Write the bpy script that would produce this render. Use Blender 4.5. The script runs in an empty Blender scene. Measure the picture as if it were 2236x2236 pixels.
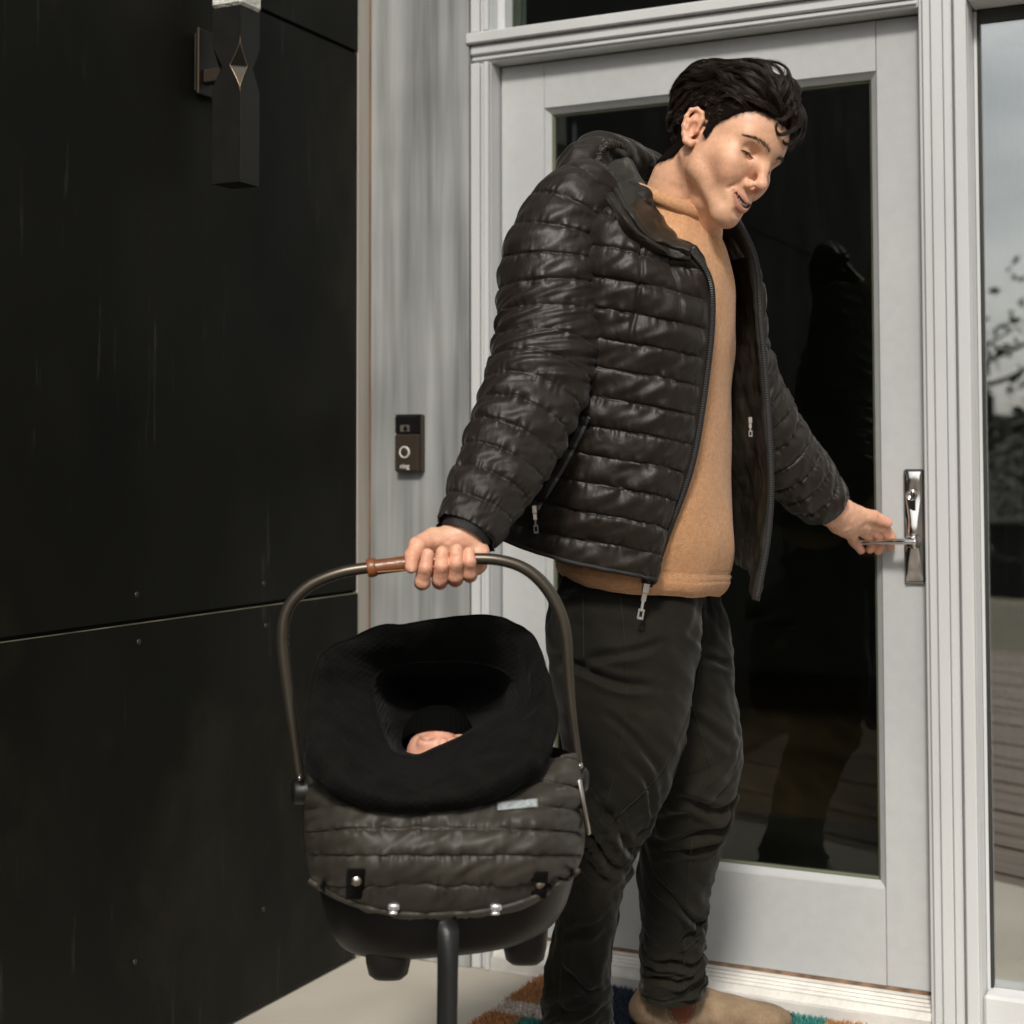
import bpy, math, random
import numpy as np
from mathutils import Matrix, Vector
from mathutils.bvhtree import BVHTree
random.seed(7); rng = np.random.default_rng(7)
SC = bpy.context.scene
COL = SC.collection

# ------------------------------------------------------------------ camera
F_PX, PP_X, PP_Y, IMG = 3419.0, 1118.0, 878.0, 2236.0
CAM_H = 1.17
_p, _r = math.radians(2.36), math.radians(-0.13)
_R0 = np.array([1., 0, 0]); _U0 = np.array([0, -math.sin(_p), math.cos(_p)])
CF = np.array([0, math.cos(_p), math.sin(_p)])
CR = _R0*math.cos(_r) + _U0*math.sin(_r)
CU = _U0*math.cos(_r) - _R0*math.sin(_r)
CO = np.array([0, 0, CAM_H])
cd = bpy.data.cameras.new('camera'); cam = bpy.data.objects.new('camera', cd); COL.objects.link(cam)
cam.matrix_world = Matrix(((CR[0], CU[0], -CF[0], 0), (CR[1], CU[1], -CF[1], 0), (CR[2], CU[2], -CF[2], CAM_H), (0, 0, 0, 1)))
cd.sensor_width = 36; cd.lens = F_PX/IMG*36
cd.shift_y = -(IMG/2-PP_Y)/IMG
cd.clip_start = .05; cd.clip_end = 2000
cd.dof.use_dof = True; cd.dof.focus_distance = 2.78; cd.dof.aperture_fstop = 3.6
SC.camera = cam

# ------------------------------------------------------------------ sky, sun, exposure
SUN_DIR = np.array([.11, .74, -.64]); SUN_DIR /= np.linalg.norm(SUN_DIR)     # direction the light travels
sun_el = math.asin(-SUN_DIR[2])
W = bpy.data.worlds.new('World'); SC.world = W; W.use_nodes = True
nt = W.node_tree; nt.nodes.clear()
sky = nt.nodes.new('ShaderNodeTexSky'); sky.sky_type = 'NISHITA'; sky.sun_disc = False
sky.sun_elevation = sun_el; sky.sun_rotation = math.atan2(-SUN_DIR[0], -SUN_DIR[1])
sky.air_density = 1.0; sky.dust_density = 3.5; sky.ozone_density = 1.0
hs = nt.nodes.new('ShaderNodeHueSaturation'); hs.inputs['Saturation'].default_value = .3
tc = nt.nodes.new('ShaderNodeTexCoord'); mp = nt.nodes.new('ShaderNodeMapping'); mp.inputs['Scale'].default_value = (1.5, 1.5, 5)
nz = nt.nodes.new('ShaderNodeTexNoise'); nz.inputs['Scale'].default_value = 2.2; nz.inputs['Detail'].default_value = 7
rp = nt.nodes.new('ShaderNodeValToRGB'); rp.color_ramp.elements[0].position = .3; rp.color_ramp.elements[0].color = (.85, .87, .89, 1)
rp.color_ramp.elements[1].position = .7; rp.color_ramp.elements[1].color = (1.45, 1.45, 1.43, 1)
mx = nt.nodes.new('ShaderNodeMixRGB'); mx.blend_type = 'MULTIPLY'; mx.inputs[0].default_value = 1
bg = nt.nodes.new('ShaderNodeBackground'); bg.inputs['Strength'].default_value = .082
ow = nt.nodes.new('ShaderNodeOutputWorld')
lk = nt.links.new
lk(sky.outputs[0], hs.inputs['Color']); lk(tc.outputs['Generated'], mp.inputs[0]); lk(mp.outputs[0], nz.inputs['Vector'])
lk(nz.outputs[0], rp.inputs[0]); lk(hs.outputs[0], mx.inputs[1]); lk(rp.outputs[0], mx.inputs[2]); lk(mx.outputs[0], bg.inputs[0]); lk(bg.outputs[0], ow.inputs[0])
sl = bpy.data.lights.new('sun', 'SUN'); sl.energy = 2.8; sl.angle = math.radians(9); sl.color = (1, .935, .845)
so = bpy.data.objects.new('sun', sl); COL.objects.link(so); so.location = (-2, -6, 8)
so.rotation_euler = Vector(SUN_DIR).to_track_quat('-Z', 'Y').to_euler()
SC.view_settings.view_transform = 'Standard'; SC.view_settings.look = 'None'; SC.view_settings.gamma = 1
SC.view_settings.exposure = 0.0
SC.view_settings.use_curve_mapping = False
SC.render.engine = 'CYCLES'
SC.cycles.use_denoising = True
SC.cycles.max_bounces = 7; SC.cycles.transparent_max_bounces = 12
SC.cycles.sample_clamp_indirect = 4

# ------------------------------------------------------------------ pixel helpers (a pixel gives a direction; distance comes from what the thing touches)
def ray(x, y): return CR*(x-PP_X)/F_PX - CU*(y-PP_Y)/F_PX + CF
def at(x, y, Y): d = ray(x, y); return CO + d*(Y/d[1])
def ats(pts): return np.array([at(*p[:3]) for p in pts])
def gnd(x, y, z=0.): d = ray(x, y); return CO + d*((z-CAM_H)/d[2])
def pxm(n, Y): return n*Y/F_PX                      # n photo pixels at distance Y, in metres
def nrm(v): v = np.asarray(v, float); return v/np.maximum(np.linalg.norm(v, axis=-1, keepdims=True), 1e-12)

# ------------------------------------------------------------------ noise and splines
def _hash(ix, iy, iz, seed):
    h = (ix.astype(np.int64)*374761393 + iy.astype(np.int64)*668265263 + iz.astype(np.int64)*2147483647 + seed*974711) & 0x7fffffff
    h = ((h ^ (h >> 13))*1274126177) & 0x7fffffff
    return ((h ^ (h >> 16)) & 0xffff)/65535.0
def vnoise(P, seed=0):
    P = np.asarray(P, float); I = np.floor(P); f = P-I; f = f*f*(3-2*f); I = I.astype(np.int64)
    x, y, z = I[..., 0], I[..., 1], I[..., 2]; fx, fy, fz = f[..., 0], f[..., 1], f[..., 2]
    def L(a, b, t): return a+(b-a)*t
    c = lambda a, b, d: _hash(x+a, y+b, z+d, seed)
    return L(L(L(c(0,0,0), c(1,0,0), fx), L(c(0,1,0), c(1,1,0), fx), fy), L(L(c(0,0,1), c(1,0,1), fx), L(c(0,1,1), c(1,1,1), fx), fy), fz)*2-1
def fbm(P, seed=0, o=3):
    a, s = 1., 0.; P = np.asarray(P, float)
    for k in range(o): s = s + a*vnoise(P*(2.03**k), seed+k*17); a *= .5
    return s
def n2(a, b, seed=0, o=1):
    a, b = np.broadcast_arrays(a, b); return fbm(np.stack([a, b, np.zeros_like(a)+.37], -1), seed, o)
def cr(C, n):
    """Catmull-Rom through the rows of C, n samples"""
    C = np.asarray(C, float); k = len(C); t = np.linspace(0, k-1, n); i = np.minimum(t.astype(int), k-2); f = (t-i)
    f = f.reshape((-1,)+(1,)*(C.ndim-1))
    E = np.concatenate([2*C[:1]-C[1:2], C, 2*C[-1:]-C[-2:-1]])
    a, b, c, d = E[i], E[i+1], E[i+2], E[i+3]
    return .5*(2*b + (c-a)*f + (2*a-5*b+4*c-d)*f**2 + (3*b-a-3*c+d)*f**3)
def crc(C, n):
    """closed Catmull-Rom"""
    C = np.asarray(C, float); k = len(C); t = np.linspace(0, k, n, endpoint=False); i = t.astype(int) % k; f = (t-t.astype(int))[:, None]
    a, b, c, d = C[(i-1) % k], C[i], C[(i+1) % k], C[(i+2) % k]
    return .5*(2*b + (c-a)*f + (2*a-5*b+4*c-d)*f**2 + (3*b-a-3*c+d)*f**3)
def sst(a, b, x): t = np.clip((x-a)/(b-a), 0, 1); return t*t*(3-2*t)

# ------------------------------------------------------------------ mesh helpers
def mk_mesh(name, V, F, smooth=True):
    me = bpy.data.meshes.new(name); V = np.asarray(V, float)
    if isinstance(F, np.ndarray) and F.ndim == 2:
        n, k = F.shape
        me.vertices.add(len(V)); me.vertices.foreach_set('co', V.ravel())
        me.loops.add(n*k); me.loops.foreach_set('vertex_index', F.ravel().astype(np.int32))
        me.polygons.add(n); me.polygons.foreach_set('loop_start', np.arange(0, n*k, k, dtype=np.int32))
        me.update(calc_edges=True); me.validate()
    else:
        me.from_pydata([tuple(v) for v in V], [], [tuple(int(i) for i in f) for f in F]); me.update()
    if smooth: me.polygons.foreach_set('use_smooth', np.ones(len(me.polygons), dtype=bool))
    return me
def tag(o, label=None, cat=None, group=None, kind=None):
    if label: o['label'] = label
    if cat: o['category'] = cat
    if group: o['group'] = group
    if kind: o['kind'] = kind
    return o
def thing(name, base, label, cat, group=None):
    e = bpy.data.objects.new(name, None); COL.objects.link(e); e.location = tuple(base); e.empty_display_size = .1
    tag(e, label, cat, group); return e
def root_loc(o):
    while o.parent: o = o.parent
    return np.array(o.location)
def part(name, VF, mat, parent=None, smooth=True, base=None):
    """one mesh object from world coordinates"""
    V, F = VF; b = root_loc(parent) if parent else (np.zeros(3) if base is None else np.asarray(base, float))
    me = mk_mesh(name, np.asarray(V)-b, F, smooth); o = bpy.data.objects.new(name, me); COL.objects.link(o)
    if mat: me.materials.append(mat)
    if parent: o.parent = parent
    else: o.location = tuple(b)
    return o
def join(*vfs):
    V, F, n = [], [], 0
    for v, f in vfs:
        v = np.asarray(v, float); V.append(v); F += [tuple(int(i)+n for i in q) for q in f]; n += len(v)
    return np.concatenate(V), F
def joinq(*vfs):
    V, F, n = [], [], 0
    for v, f in vfs: V.append(v); F.append(np.asarray(f)+n); n += len(v)
    return np.concatenate(V), np.concatenate(F)
def gridf(nu, nv, cu=False, cv=False):
    i = np.arange(nu if cu else nu-1); j = np.arange(nv if cv else nv-1); I, J = np.meshgrid(i, j, indexing='ij')
    I2, J2 = (I+1) % nu, (J+1) % nv
    return np.stack([I*nv+J, I2*nv+J, I2*nv+J2, I*nv+J2], -1).reshape(-1, 4)
def grid(P, cu=False, cv=False):
    nu, nv = P.shape[:2]; return P.reshape(-1, 3), gridf(nu, nv, cu, cv)
def gnormals(P, cu=False):
    if cu: du = np.roll(P, -1, 0)-np.roll(P, 1, 0)
    else: du = np.gradient(P, axis=0)
    return nrm(np.cross(du, np.gradient(P, axis=1)))
def shellgrid(P, th, N=None):
    """open grid with thickness th (inner copy + rims)"""
    N = gnormals(P) if N is None else N
    nu, nv = P.shape[:2]; Q = P-N*th; m = nu*nv
    f = gridf(nu, nv); g = f[:, ::-1]+m; rim = []
    idx = np.arange(m).reshape(nu, nv)
    for e in (idx[:, 0], idx[-1, :], idx[::-1, -1], idx[0, ::-1]):
        rim.append(np.stack([e[1:], e[:-1], e[:-1]+m, e[1:]+m], -1))
    return np.concatenate([P.reshape(-1, 3), Q.reshape(-1, 3)]), np.concatenate([f, g]+rim)
def cbox(lo, hi, c=.003, M=None, O=None):
    """chamfered box; M rows are the three axes, O the origin"""
    lo = np.asarray(lo, float); hi = np.asarray(hi, float); c = min(c, .45*np.min(hi-lo))
    V = []; ix = {}
    for sx in (0, 1):
        for sy in (0, 1):
            for sz in (0, 1):
                p = np.where([sx, sy, sz], hi, lo); q = p + c*np.where([sx, sy, sz], -1, 1)
                for a in range(3):
                    w = q.copy(); w[a] = p[a]; ix[(sx, sy, sz, a)] = len(V); V.append(w)
    F = []
    for a in range(3):
        b, d = (a+1) % 3, (a+2) % 3
        for s in (0, 1):
            q = []
            for tb, td in ((0, 0), (1, 0), (1, 1), (0, 1)):
                k = [0, 0, 0]; k[a] = s; k[b] = tb; k[d] = td; q.append(ix[(*k, a)])
            F.append(tuple(q if s else q[::-1]))
        for tb in (0, 1):
            for td in (0, 1):
                k0 = [0, 0, 0]; k1 = [0, 0, 0]; k0[a] = 0; k1[a] = 1; k0[b] = k1[b] = tb; k0[d] = k1[d] = td
                q = [ix[(*k0, b)], ix[(*k1, b)], ix[(*k1, d)], ix[(*k0, d)]]
                F.append(tuple(q if (tb ^ td) else q[::-1]))
    for sx in (0, 1):
        for sy in (0, 1):
            for sz in (0, 1):
                q = [ix[(sx, sy, sz, a)] for a in range(3)]; F.append(tuple(q if (sx+sy+sz) % 2 else q[::-1]))
    V = np.array(V)
    if M is not None: V = V@np.asarray(M) + np.asarray(O)
    return V, F
def tube(path, ra, rb=None, nu=24, ns=None, ref=(0, 1, 0), disp=None, caps=True, closed=False):
    """tube along Catmull-Rom path; ra across the view, rb along it; disp(phi,s,frac)->metres"""
    path = np.asarray(path, float); ra = np.broadcast_to(np.asarray(ra, float), (len(path),)); rb = ra if rb is None else np.broadcast_to(np.asarray(rb, float), (len(path),))
    ns = ns or (len(path)-1)*6+1
    C = np.concatenate([path, ra[:, None], rb[:, None]], 1); C = cr(C, ns) if len(path) > 2 else C[0]+(C[1]-C[0])*np.linspace(0, 1, ns)[:, None]
    X, a, b = C[:, :3], C[:, 3:4], C[:, 4:5]
    T = nrm(np.gradient(X, axis=0)); A = nrm(np.cross(T, np.asarray(ref, float))); B = np.cross(A, T)
    s = np.concatenate([[0], np.cumsum(np.linalg.norm(np.diff(X, axis=0), axis=1))])
    ph = np.linspace(0, 2*np.pi, nu, endpoint=False)
    c, sn = np.cos(ph)[:, None, None], np.sin(ph)[:, None, None]
    P = X[None]+A[None]*a[None]*c+B[None]*b[None]*sn
    if disp is not None:
        N = nrm(A[None]*c/np.maximum(a, 1e-6)+B[None]*sn/np.maximum(b, 1e-6)); P = P+N*disp(ph[:, None], s[None, :], (s/s[-1])[None, :])[..., None]
    V, Fq = grid(P, True)
    if caps:
        n = len(V); V = np.concatenate([V, X[:1], X[-1:]])
        i = np.arange(nu); j = (i+1) % nu
        t = [(int(j[k]*ns), int(i[k]*ns), n) for k in range(nu)]+[(int(i[k]*ns+ns-1), int(j[k]*ns+ns-1), n+1) for k in range(nu)]
        return V, [tuple(q) for q in Fq.tolist()]+t
    return V, Fq
def ribbon(path, w, th, side, ns=None):
    """flat strap along path; side = width direction, w width, th thickness"""
    X = cr(path, ns or (len(path)-1)*6+1) if len(path) > 2 else np.asarray(path, float); T = nrm(np.gradient(X, axis=0)); S = nrm(np.broadcast_to(np.asarray(side, float), X.shape)); N = nrm(np.cross(T, S))
    cs = [(-1, -1), (1, -1), (1, 1), (-1, 1)]
    P = np.stack([X+S*w/2*a+N*th/2*b for a, b in cs]); V, F = grid(P, True)
    n = len(X); return V, [tuple(q) for q in F.tolist()]+[(0, n, 2*n, 3*n)]+[(3*n-1+n, 3*n-1, 2*n-1, n-1)]
def lathe(prof, axis, org, n=24, up=(0, 0, 1)):
    """prof rows (r, h) turned about axis"""
    ax = nrm(axis); a = nrm(np.cross(ax, up if abs(ax @ np.array(up)) < .95 else (1, 0, 0))); b = np.cross(ax, a); prof = np.asarray(prof, float)
    ph = np.linspace(0, 2*np.pi, n, endpoint=False)
    P = np.asarray(org)+(a*np.cos(ph)[:, None]+b*np.sin(ph)[:, None])[:, None, :]*prof[None, :, 0:1]+ax*prof[None, :, 1:2]
    return grid(P, True)
def fix_normals(o):
    import bmesh
    bm = bmesh.new(); bm.from_mesh(o.data); bmesh.ops.recalc_face_normals(bm, faces=bm.faces); bm.to_mesh(o.data); bm.free()

# ------------------------------------------------------------------ signed-distance sculpting
def S_ell(P, c, r):
    r = np.asarray(r, np.float32); q = (P-np.asarray(c, np.float32)); k0 = np.sqrt(((q/r)**2).sum(-1)); k1 = np.sqrt(((q/(r*r))**2).sum(-1)); return k0*(k0-1)/np.maximum(k1, 1e-6)
def S_sph(P, c, r): return np.sqrt(((P-np.asarray(c, np.float32))**2).sum(-1))-r
def S_cone(P, a, b, ra, rb):
    a = np.asarray(a, np.float32); b = np.asarray(b, np.float32); ab = b-a; t = np.clip(((P-a)@ab)/max(float(ab@ab), 1e-12), 0, 1)
    return np.sqrt((((P-a)-t[..., None]*ab)**2).sum(-1))-(ra+(rb-ra)*t)
def smin(a, b, k): h = np.maximum(k-np.abs(a-b), 0)/k; return np.minimum(a, b)-h*h*k*.25
def smax(a, b, k): return -smin(-a, -b, k)
def surfnet(sdf, lo, hi, h):
    lo = np.asarray(lo, float); hi = np.asarray(hi, float); n = np.ceil((hi-lo)/h).astype(int)+1
    ax = [lo[i]+h*np.arange(n[i]) for i in range(3)]
    D = np.empty(tuple(n), np.float32)
    YZ = np.stack(np.meshgrid(ax[1], ax[2], indexing='ij'), -1).astype(np.float32)
    st = max(1, int(400000/(n[1]*n[2])))
    for i0 in range(0, n[0], st):
        xs = ax[0][i0:i0+st]; P = np.empty((len(xs), n[1], n[2], 3), np.float32); P[..., 0] = xs[:, None, None]; P[..., 1:] = YZ[None]
        D[i0:i0+st] = sdf(P)
    ins = D < 0
    c = [ins[a:n[0]-1+a, b:n[1]-1+b, d:n[2]-1+d] for a in (0, 1) for b in (0, 1) for d in (0, 1)]
    s = sum(x.astype(np.int8) for x in c); act = (s > 0) & (s < 8)
    idx = -np.ones(act.shape, np.int64); cells = np.argwhere(act); idx[act] = np.arange(len(cells))
    acc = np.zeros((len(cells), 3)); cnt = np.zeros(len(cells))
    cor = [(a, b, d) for a in (0, 1) for b in (0, 1) for d in (0, 1)]
    for p in range(8):
        for q in range(p+1, 8):
            A, B = np.array(cor[p]), np.array(cor[q])
            if np.abs(A-B).sum() != 1: continue
            da = D[tuple((cells+A).T)]; db = D[tuple((cells+B).T)]; m = (da < 0) != (db < 0)
            t = np.where(m, da/np.where(m, da-db, 1), 0)
            acc += np.where(m[:, None], A+(B-A)*t[:, None], 0); cnt += m
    V = lo+h*(cells+acc/cnt[:, None]); Fs = []
    for a in range(3):
        b, d = (a+1) % 3, (a+2) % 3
        sl0 = [slice(None)]*3; sl1 = [slice(None)]*3; sl0[a] = slice(0, -1); sl1[a] = slice(1, None)
        e0, e1 = ins[tuple(sl0)], ins[tuple(sl1)]; E = np.argwhere(e0 != e1)
        E = E[(E[:, b] > 0) & (E[:, d] > 0) & (E[:, b] < n[b]-1) & (E[:, d] < n[d]-1)]
        fl = ins[tuple(E.T)]
        def cell(ob, od): w = E.copy(); w[:, b] += ob; w[:, d] += od; return idx[tuple(w.T)]
        q = np.stack([cell(-1, -1), cell(0, -1), cell(0, 0), cell(-1, 0)], -1); q[~fl] = q[~fl][:, ::-1]; Fs.append(q)
    Fq = np.concatenate(Fs); Fq = Fq[(Fq >= 0).all(1)]
    return V, Fq
def vcol(o, C):
    a = o.data.color_attributes.new('Col', 'FLOAT_COLOR', 'POINT'); C = np.concatenate([C, np.ones((len(C), 1))], 1); a.data.foreach_set('color', C.astype(np.float32).ravel())

# ------------------------------------------------------------------ materials
def mat(name, base, rough=.5, metal=0., spec=.5, var=.0, vscale=6., vstretch=(1, 1, 1), bump=0., bscale=80., bstretch=(1, 1, 1), bdet=3., bdist=.01, base2=None, rvar=0., sheen=0., sss=0., coat=0., vc=False, fine=0., fscale=600.):
    m = bpy.data.materials.new(name); m.use_nodes = True; N = m.node_tree.nodes; L = m.node_tree.links; p = N['Principled BSDF']
    p.inputs['Base Color'].default_value = (*base, 1); p.inputs['Roughness'].default_value = rough; p.inputs['Metallic'].default_value = metal
    p.inputs['Specular IOR Level'].default_value = spec
    if sheen: p.inputs['Sheen Weight'].default_value = sheen; p.inputs['Sheen Roughness'].default_value = .4
    if coat: p.inputs['Coat Weight'].default_value = coat; p.inputs['Coat Roughness'].default_value = .15
    if sss: p.inputs['Subsurface Weight'].default_value = sss; p.inputs['Subsurface Radius'].default_value = (.9, .35, .18); p.inputs['Subsurface Scale'].default_value = .006
    tcn = N.new('ShaderNodeTexCoord')
    def noise(scale, st, det=3., co=None):
        mpn = N.new('ShaderNodeMapping'); mpn.inputs['Scale'].default_value = st; L.new(tcn.outputs['Object'], mpn.inputs[0])
        n = N.new('ShaderNodeTexNoise'); n.inputs['Scale'].default_value = scale; n.inputs['Detail'].default_value = det; L.new(mpn.outputs[0], n.inputs['Vector']); return n.outputs[0]
    src = None
    if vc:
        a = N.new('ShaderNodeVertexColor'); a.layer_name = 'Col'; src = a.outputs[0]; L.new(src, p.inputs['Base Color'])
    if var or base2 is not None:
        r = N.new('ShaderNodeValToRGB'); r.color_ramp.elements[0].position = .32; r.color_ramp.elements[1].position = .68
        if vc:
            r.color_ramp.elements[0].color = (1-var,)*3+(1,); r.color_ramp.elements[1].color = (1+var,)*3+(1,)
            mm = N.new('ShaderNodeMixRGB'); mm.blend_type = 'MULTIPLY'; mm.inputs[0].default_value = 1; L.new(src, mm.inputs[1]); L.new(r.outputs[0], mm.inputs[2]); L.new(mm.outputs[0], p.inputs['Base Color'])
        else:
            b2 = base2 if base2 is not None else tuple(min(1, c*(1+var)) for c in base)
            r.color_ramp.elements[0].color = (*[c*(1-var) for c in base], 1); r.color_ramp.elements[1].color = (*b2, 1); L.new(r.outputs[0], p.inputs['Base Color'])
        L.new(noise(vscale, vstretch, 6.), r.inputs[0])
    if fine:
        prev = p.inputs['Base Color'].links[0].from_socket if p.inputs['Base Color'].links else None
        fm_ = N.new('ShaderNodeMixRGB'); fm_.blend_type = 'MULTIPLY'; fm_.inputs[0].default_value = 1
        if prev: L.new(prev, fm_.inputs[1])
        else: fm_.inputs[1].default_value = (*base, 1)
        fr_ = N.new('ShaderNodeMapRange'); fr_.inputs[1].default_value = .3; fr_.inputs[2].default_value = .7; fr_.inputs[3].default_value = 1-fine; fr_.inputs[4].default_value = 1+fine
        L.new(noise(fscale, (1, 1, 1), 2.), fr_.inputs[0]); cb_ = N.new('ShaderNodeCombineXYZ')
        for k in range(3): L.new(fr_.outputs[0], cb_.inputs[k])
        L.new(cb_.outputs[0], fm_.inputs[2]); L.new(fm_.outputs[0], p.inputs['Base Color'])
    if rvar:
        mr = N.new('ShaderNodeMapRange'); mr.inputs[1].default_value = .3; mr.inputs[2].default_value = .7; mr.inputs[3].default_value = max(0, rough-rvar); mr.inputs[4].default_value = min(1, rough+rvar)
        L.new(noise(vscale*1.7, vstretch, 5.), mr.inputs[0]); L.new(mr.outputs[0], p.inputs['Roughness'])
    if bump:
        b = N.new('ShaderNodeBump'); b.inputs['Strength'].default_value = bump; b.inputs['Distance'].default_value = bdist
        L.new(noise(bscale, bstretch, bdet), b.inputs['Height']); L.new(b.outputs[0], p.inputs['Normal'])
    return m
def glass_mat(name, tint=(.8, .86, .82), ior=1.5, mul=2.0):
    m = bpy.data.materials.new(name); m.use_nodes = True; N = m.node_tree.nodes; L = m.node_tree.links; N.clear()
    o = N.new('ShaderNodeOutputMaterial'); mxs = N.new('ShaderNodeMixShader'); f = N.new('ShaderNodeFresnel'); f.inputs[0].default_value = ior
    t = N.new('ShaderNodeBsdfTransparent'); t.inputs[0].default_value = (*tint, 1); g = N.new('ShaderNodeBsdfGlossy'); g.inputs['Roughness'].default_value = .0; g.inputs[0].default_value = (1, 1, 1, 1)
    ml = N.new('ShaderNodeMath'); ml.operation = 'MULTIPLY'; ml.inputs[1].default_value = mul; ml.use_clamp = True
    L.new(f.outputs[0], ml.inputs[0]); L.new(ml.outputs[0], mxs.inputs[0]); L.new(t.outputs[0], mxs.inputs[1]); L.new(g.outputs[0], mxs.inputs[2]); L.new(mxs.outputs[0], o.inputs[0])
    return m
# ================================================================== SETTING
A26 = math.radians(26)
WU = np.array([math.cos(A26), -math.sin(A26), 0]); WN = np.array([-math.sin(A26), -math.cos(A26), 0]); WZ = np.array([0, 0, 1.])
P0 = np.array([.875, 3.304, 0])                        # foot of the door's right edge, on the door face
MW = np.array([WU, WZ, WN])
def wp(u, z, n): return P0+WU*u+WZ*z+WN*n
def wb(u0, u1, z0, z1, n0, n1, c=.002): return cbox((u0, z0, n0), (u1, z1, n1), c, MW, P0)
def extr(prof, u0, u1):
    """extrude an (n,z) outline along the wall"""
    k = len(prof); V = [wp(u0, z, n) for n, z in prof]+[wp(u1, z, n) for n, z in prof]
    F = [(i, (i+1) % k, k+(i+1) % k, k+i) for i in range(k)]+[tuple(range(k))[::-1], tuple(range(k, 2*k))]
    return np.array(V), F

M_paint = mat('door_paint', (.445, .456, .456), .42, var=.06, vscale=2.2, fine=.03, fscale=40., bump=.05, bscale=260, rvar=.06)
M_frame = mat('frame_paint', (.535, .546, .546), .45, var=.07, vscale=5., vstretch=(1, 1, .3), bump=.05, bscale=200)
M_alu = mat('threshold_metal', (.62, .60, .56), .5, metal=.25, var=.22, vscale=9., vstretch=(1, 1, 1), bump=.1, bscale=120)
M_wear = mat('worn_wood', (.20, .12, .07), .85, var=.5, vscale=30)
M_gasket_shade = mat('gasket_and_shade', (.02, .022, .018), .6, var=.2)
M_spacer = mat('glazing_spacer', (.12, .13, .085), .5, var=.15, vscale=12)
M_glass = glass_mat('window_glass', mul=.75); M_glass2 = glass_mat('coated_window_glass', mul=11.0)
M_chrome = mat('polished_chrome', (.78, .77, .75), .10, metal=1., bump=.08, bscale=22, bdist=.004)
M_chdark = mat('chrome_edge', (.30, .30, .29), .22, metal=1.)

# ---- ground
def ground_h(x, y): return -.16-2.6*sst(4, 34, -y)
xs = np.concatenate([np.linspace(-400, -40, 10), np.linspace(-36, 36, 49), np.linspace(40, 400, 10)])
GX, GY = np.meshgrid(xs, xs-10, indexing='ij'); GP = np.stack([GX, GY, ground_h(GX, GY)+.05*vnoise(np.stack([GX*.3, GY*.3, GX*0], -1))], -1)
m_ground = mat('dry_lawn', (.085, .075, .04), .95, var=.5, vscale=.35, base2=(.12, .10, .055), bump=.4, bscale=12, bdist=.05)
tag(part('ground', grid(GP), m_ground), kind='structure')
m_conc = mat('porch_concrete', (.47, .43, .365), .8, var=.10, vscale=2.2, base2=(.54, .50, .43), bump=.12, bscale=160, bdet=6, bdist=.004)
slab = part('porch_floor', cbox((-4.2, 2.25, -.3), (5, 4.6, 0), .012), m_conc, smooth=False); tag(slab, kind='structure')
m_deck = mat('deck_boards', (.115, .072, .045), .7, var=.45, vscale=5, vstretch=(.5, 6, 1), base2=(.17, .115, .075), bump=.2, bscale=40, bstretch=(.3, 4, 1))
dk = part('deck', cbox((-5, -2.6, -.26), (5, 2.245, -.06), .01), m_deck, smooth=False); tag(dk, kind='structure')
pm_ = mk_mesh('plank', *cbox((-4.99, -.068, -.0595), (4.99, .068, -.025), .004), smooth=False); pm_.materials.append(m_deck)
for k in range(34):
    o = bpy.data.objects.new('plank', pm_); COL.objects.link(o); o.parent = dk; o.location = (0, 2.17-.143*k, .002*math.sin(k*2.3))
m_asph = mat('asphalt', (.05, .05, .05), .9, var=.2, bump=.3, bscale=60)
rx = np.linspace(-80, 60, 57); ry = np.array([-27.5, -25, -22.5, -20]); RX, RY = np.meshgrid(rx, ry, indexing='ij')
tag(part('road', grid(np.stack([RX, RY, ground_h(RX, RY)+.10], -1)), m_asph), kind='structure')

# ---- dark panel wall on the left
UW = -1.333
def m_dark_wall():
    m = mat('blackened_steel', (.0055, .0059, .0043), .5, spec=.15, var=.45, vscale=2.4, vstretch=(1, 1, .6), base2=(.0092, .0092, .0064), bump=.10, bscale=26, bstretch=(1, 1, .12), bdet=8, bdist=.004, rvar=.10)
    N, L = m.node_tree.nodes, m.node_tree.links; p = N['Principled BSDF']
    t = N.new('ShaderNodeTexCoord'); prev = p.inputs['Base Color'].links[0].from_socket
    def layer(scale, st, lo, hi, col, amt, prev):
        mp_ = N.new('ShaderNodeMapping'); mp_.inputs['Scale'].default_value = st; L.new(t.outputs['Object'], mp_.inputs[0])
        n = N.new('ShaderNodeTexNoise'); n.inputs['Scale'].default_value = scale; n.inputs['Detail'].default_value = 8; n.inputs['Roughness'].default_value = .65; L.new(mp_.outputs[0], n.inputs[0])
        r = N.new('ShaderNodeValToRGB'); r.color_ramp.elements[0].position = lo; r.color_ramp.elements[1].position = hi; r.color_ramp.elements[1].color = (amt, amt, amt, 1); L.new(n.outputs[0], r.inputs[0])
        x = N.new('ShaderNodeMixRGB'); x.inputs[2].default_value = (*col, 1); L.new(r.outputs[0], x.inputs[0]); L.new(prev, x.inputs[1]); return x.outputs[0]
    prev = layer(1.3, (1, 1, .8), .55, .82, (.055, .050, .026), .55, prev)          # rusty bloom
    prev = layer(30, (1, 1, .09), .62, .80, (.10, .10, .09), .55, prev)         # pale run marks
    prev = layer(140, (1, 1, .5), .72, .78, (.28, .28, .25), .6, prev)         # specks
    L.new(prev, p.inputs['Base Color']); return m
M_dark = m_dark_wall()
M_edge = mat('panel_edge_highlight', (.20, .185, .13), .5, metal=.3, var=.6, vscale=9)  # pale steel painted in for light catching the lower panels' top edge
M_screw = mat('screw_head', (.06, .06, .05), .45, metal=.7, var=.3)
wall = thing('panel_wall', wp(UW, 0, 2.8), 'black weathered steel panel wall with screwed horizontal joints on the left', 'wall')
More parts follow.
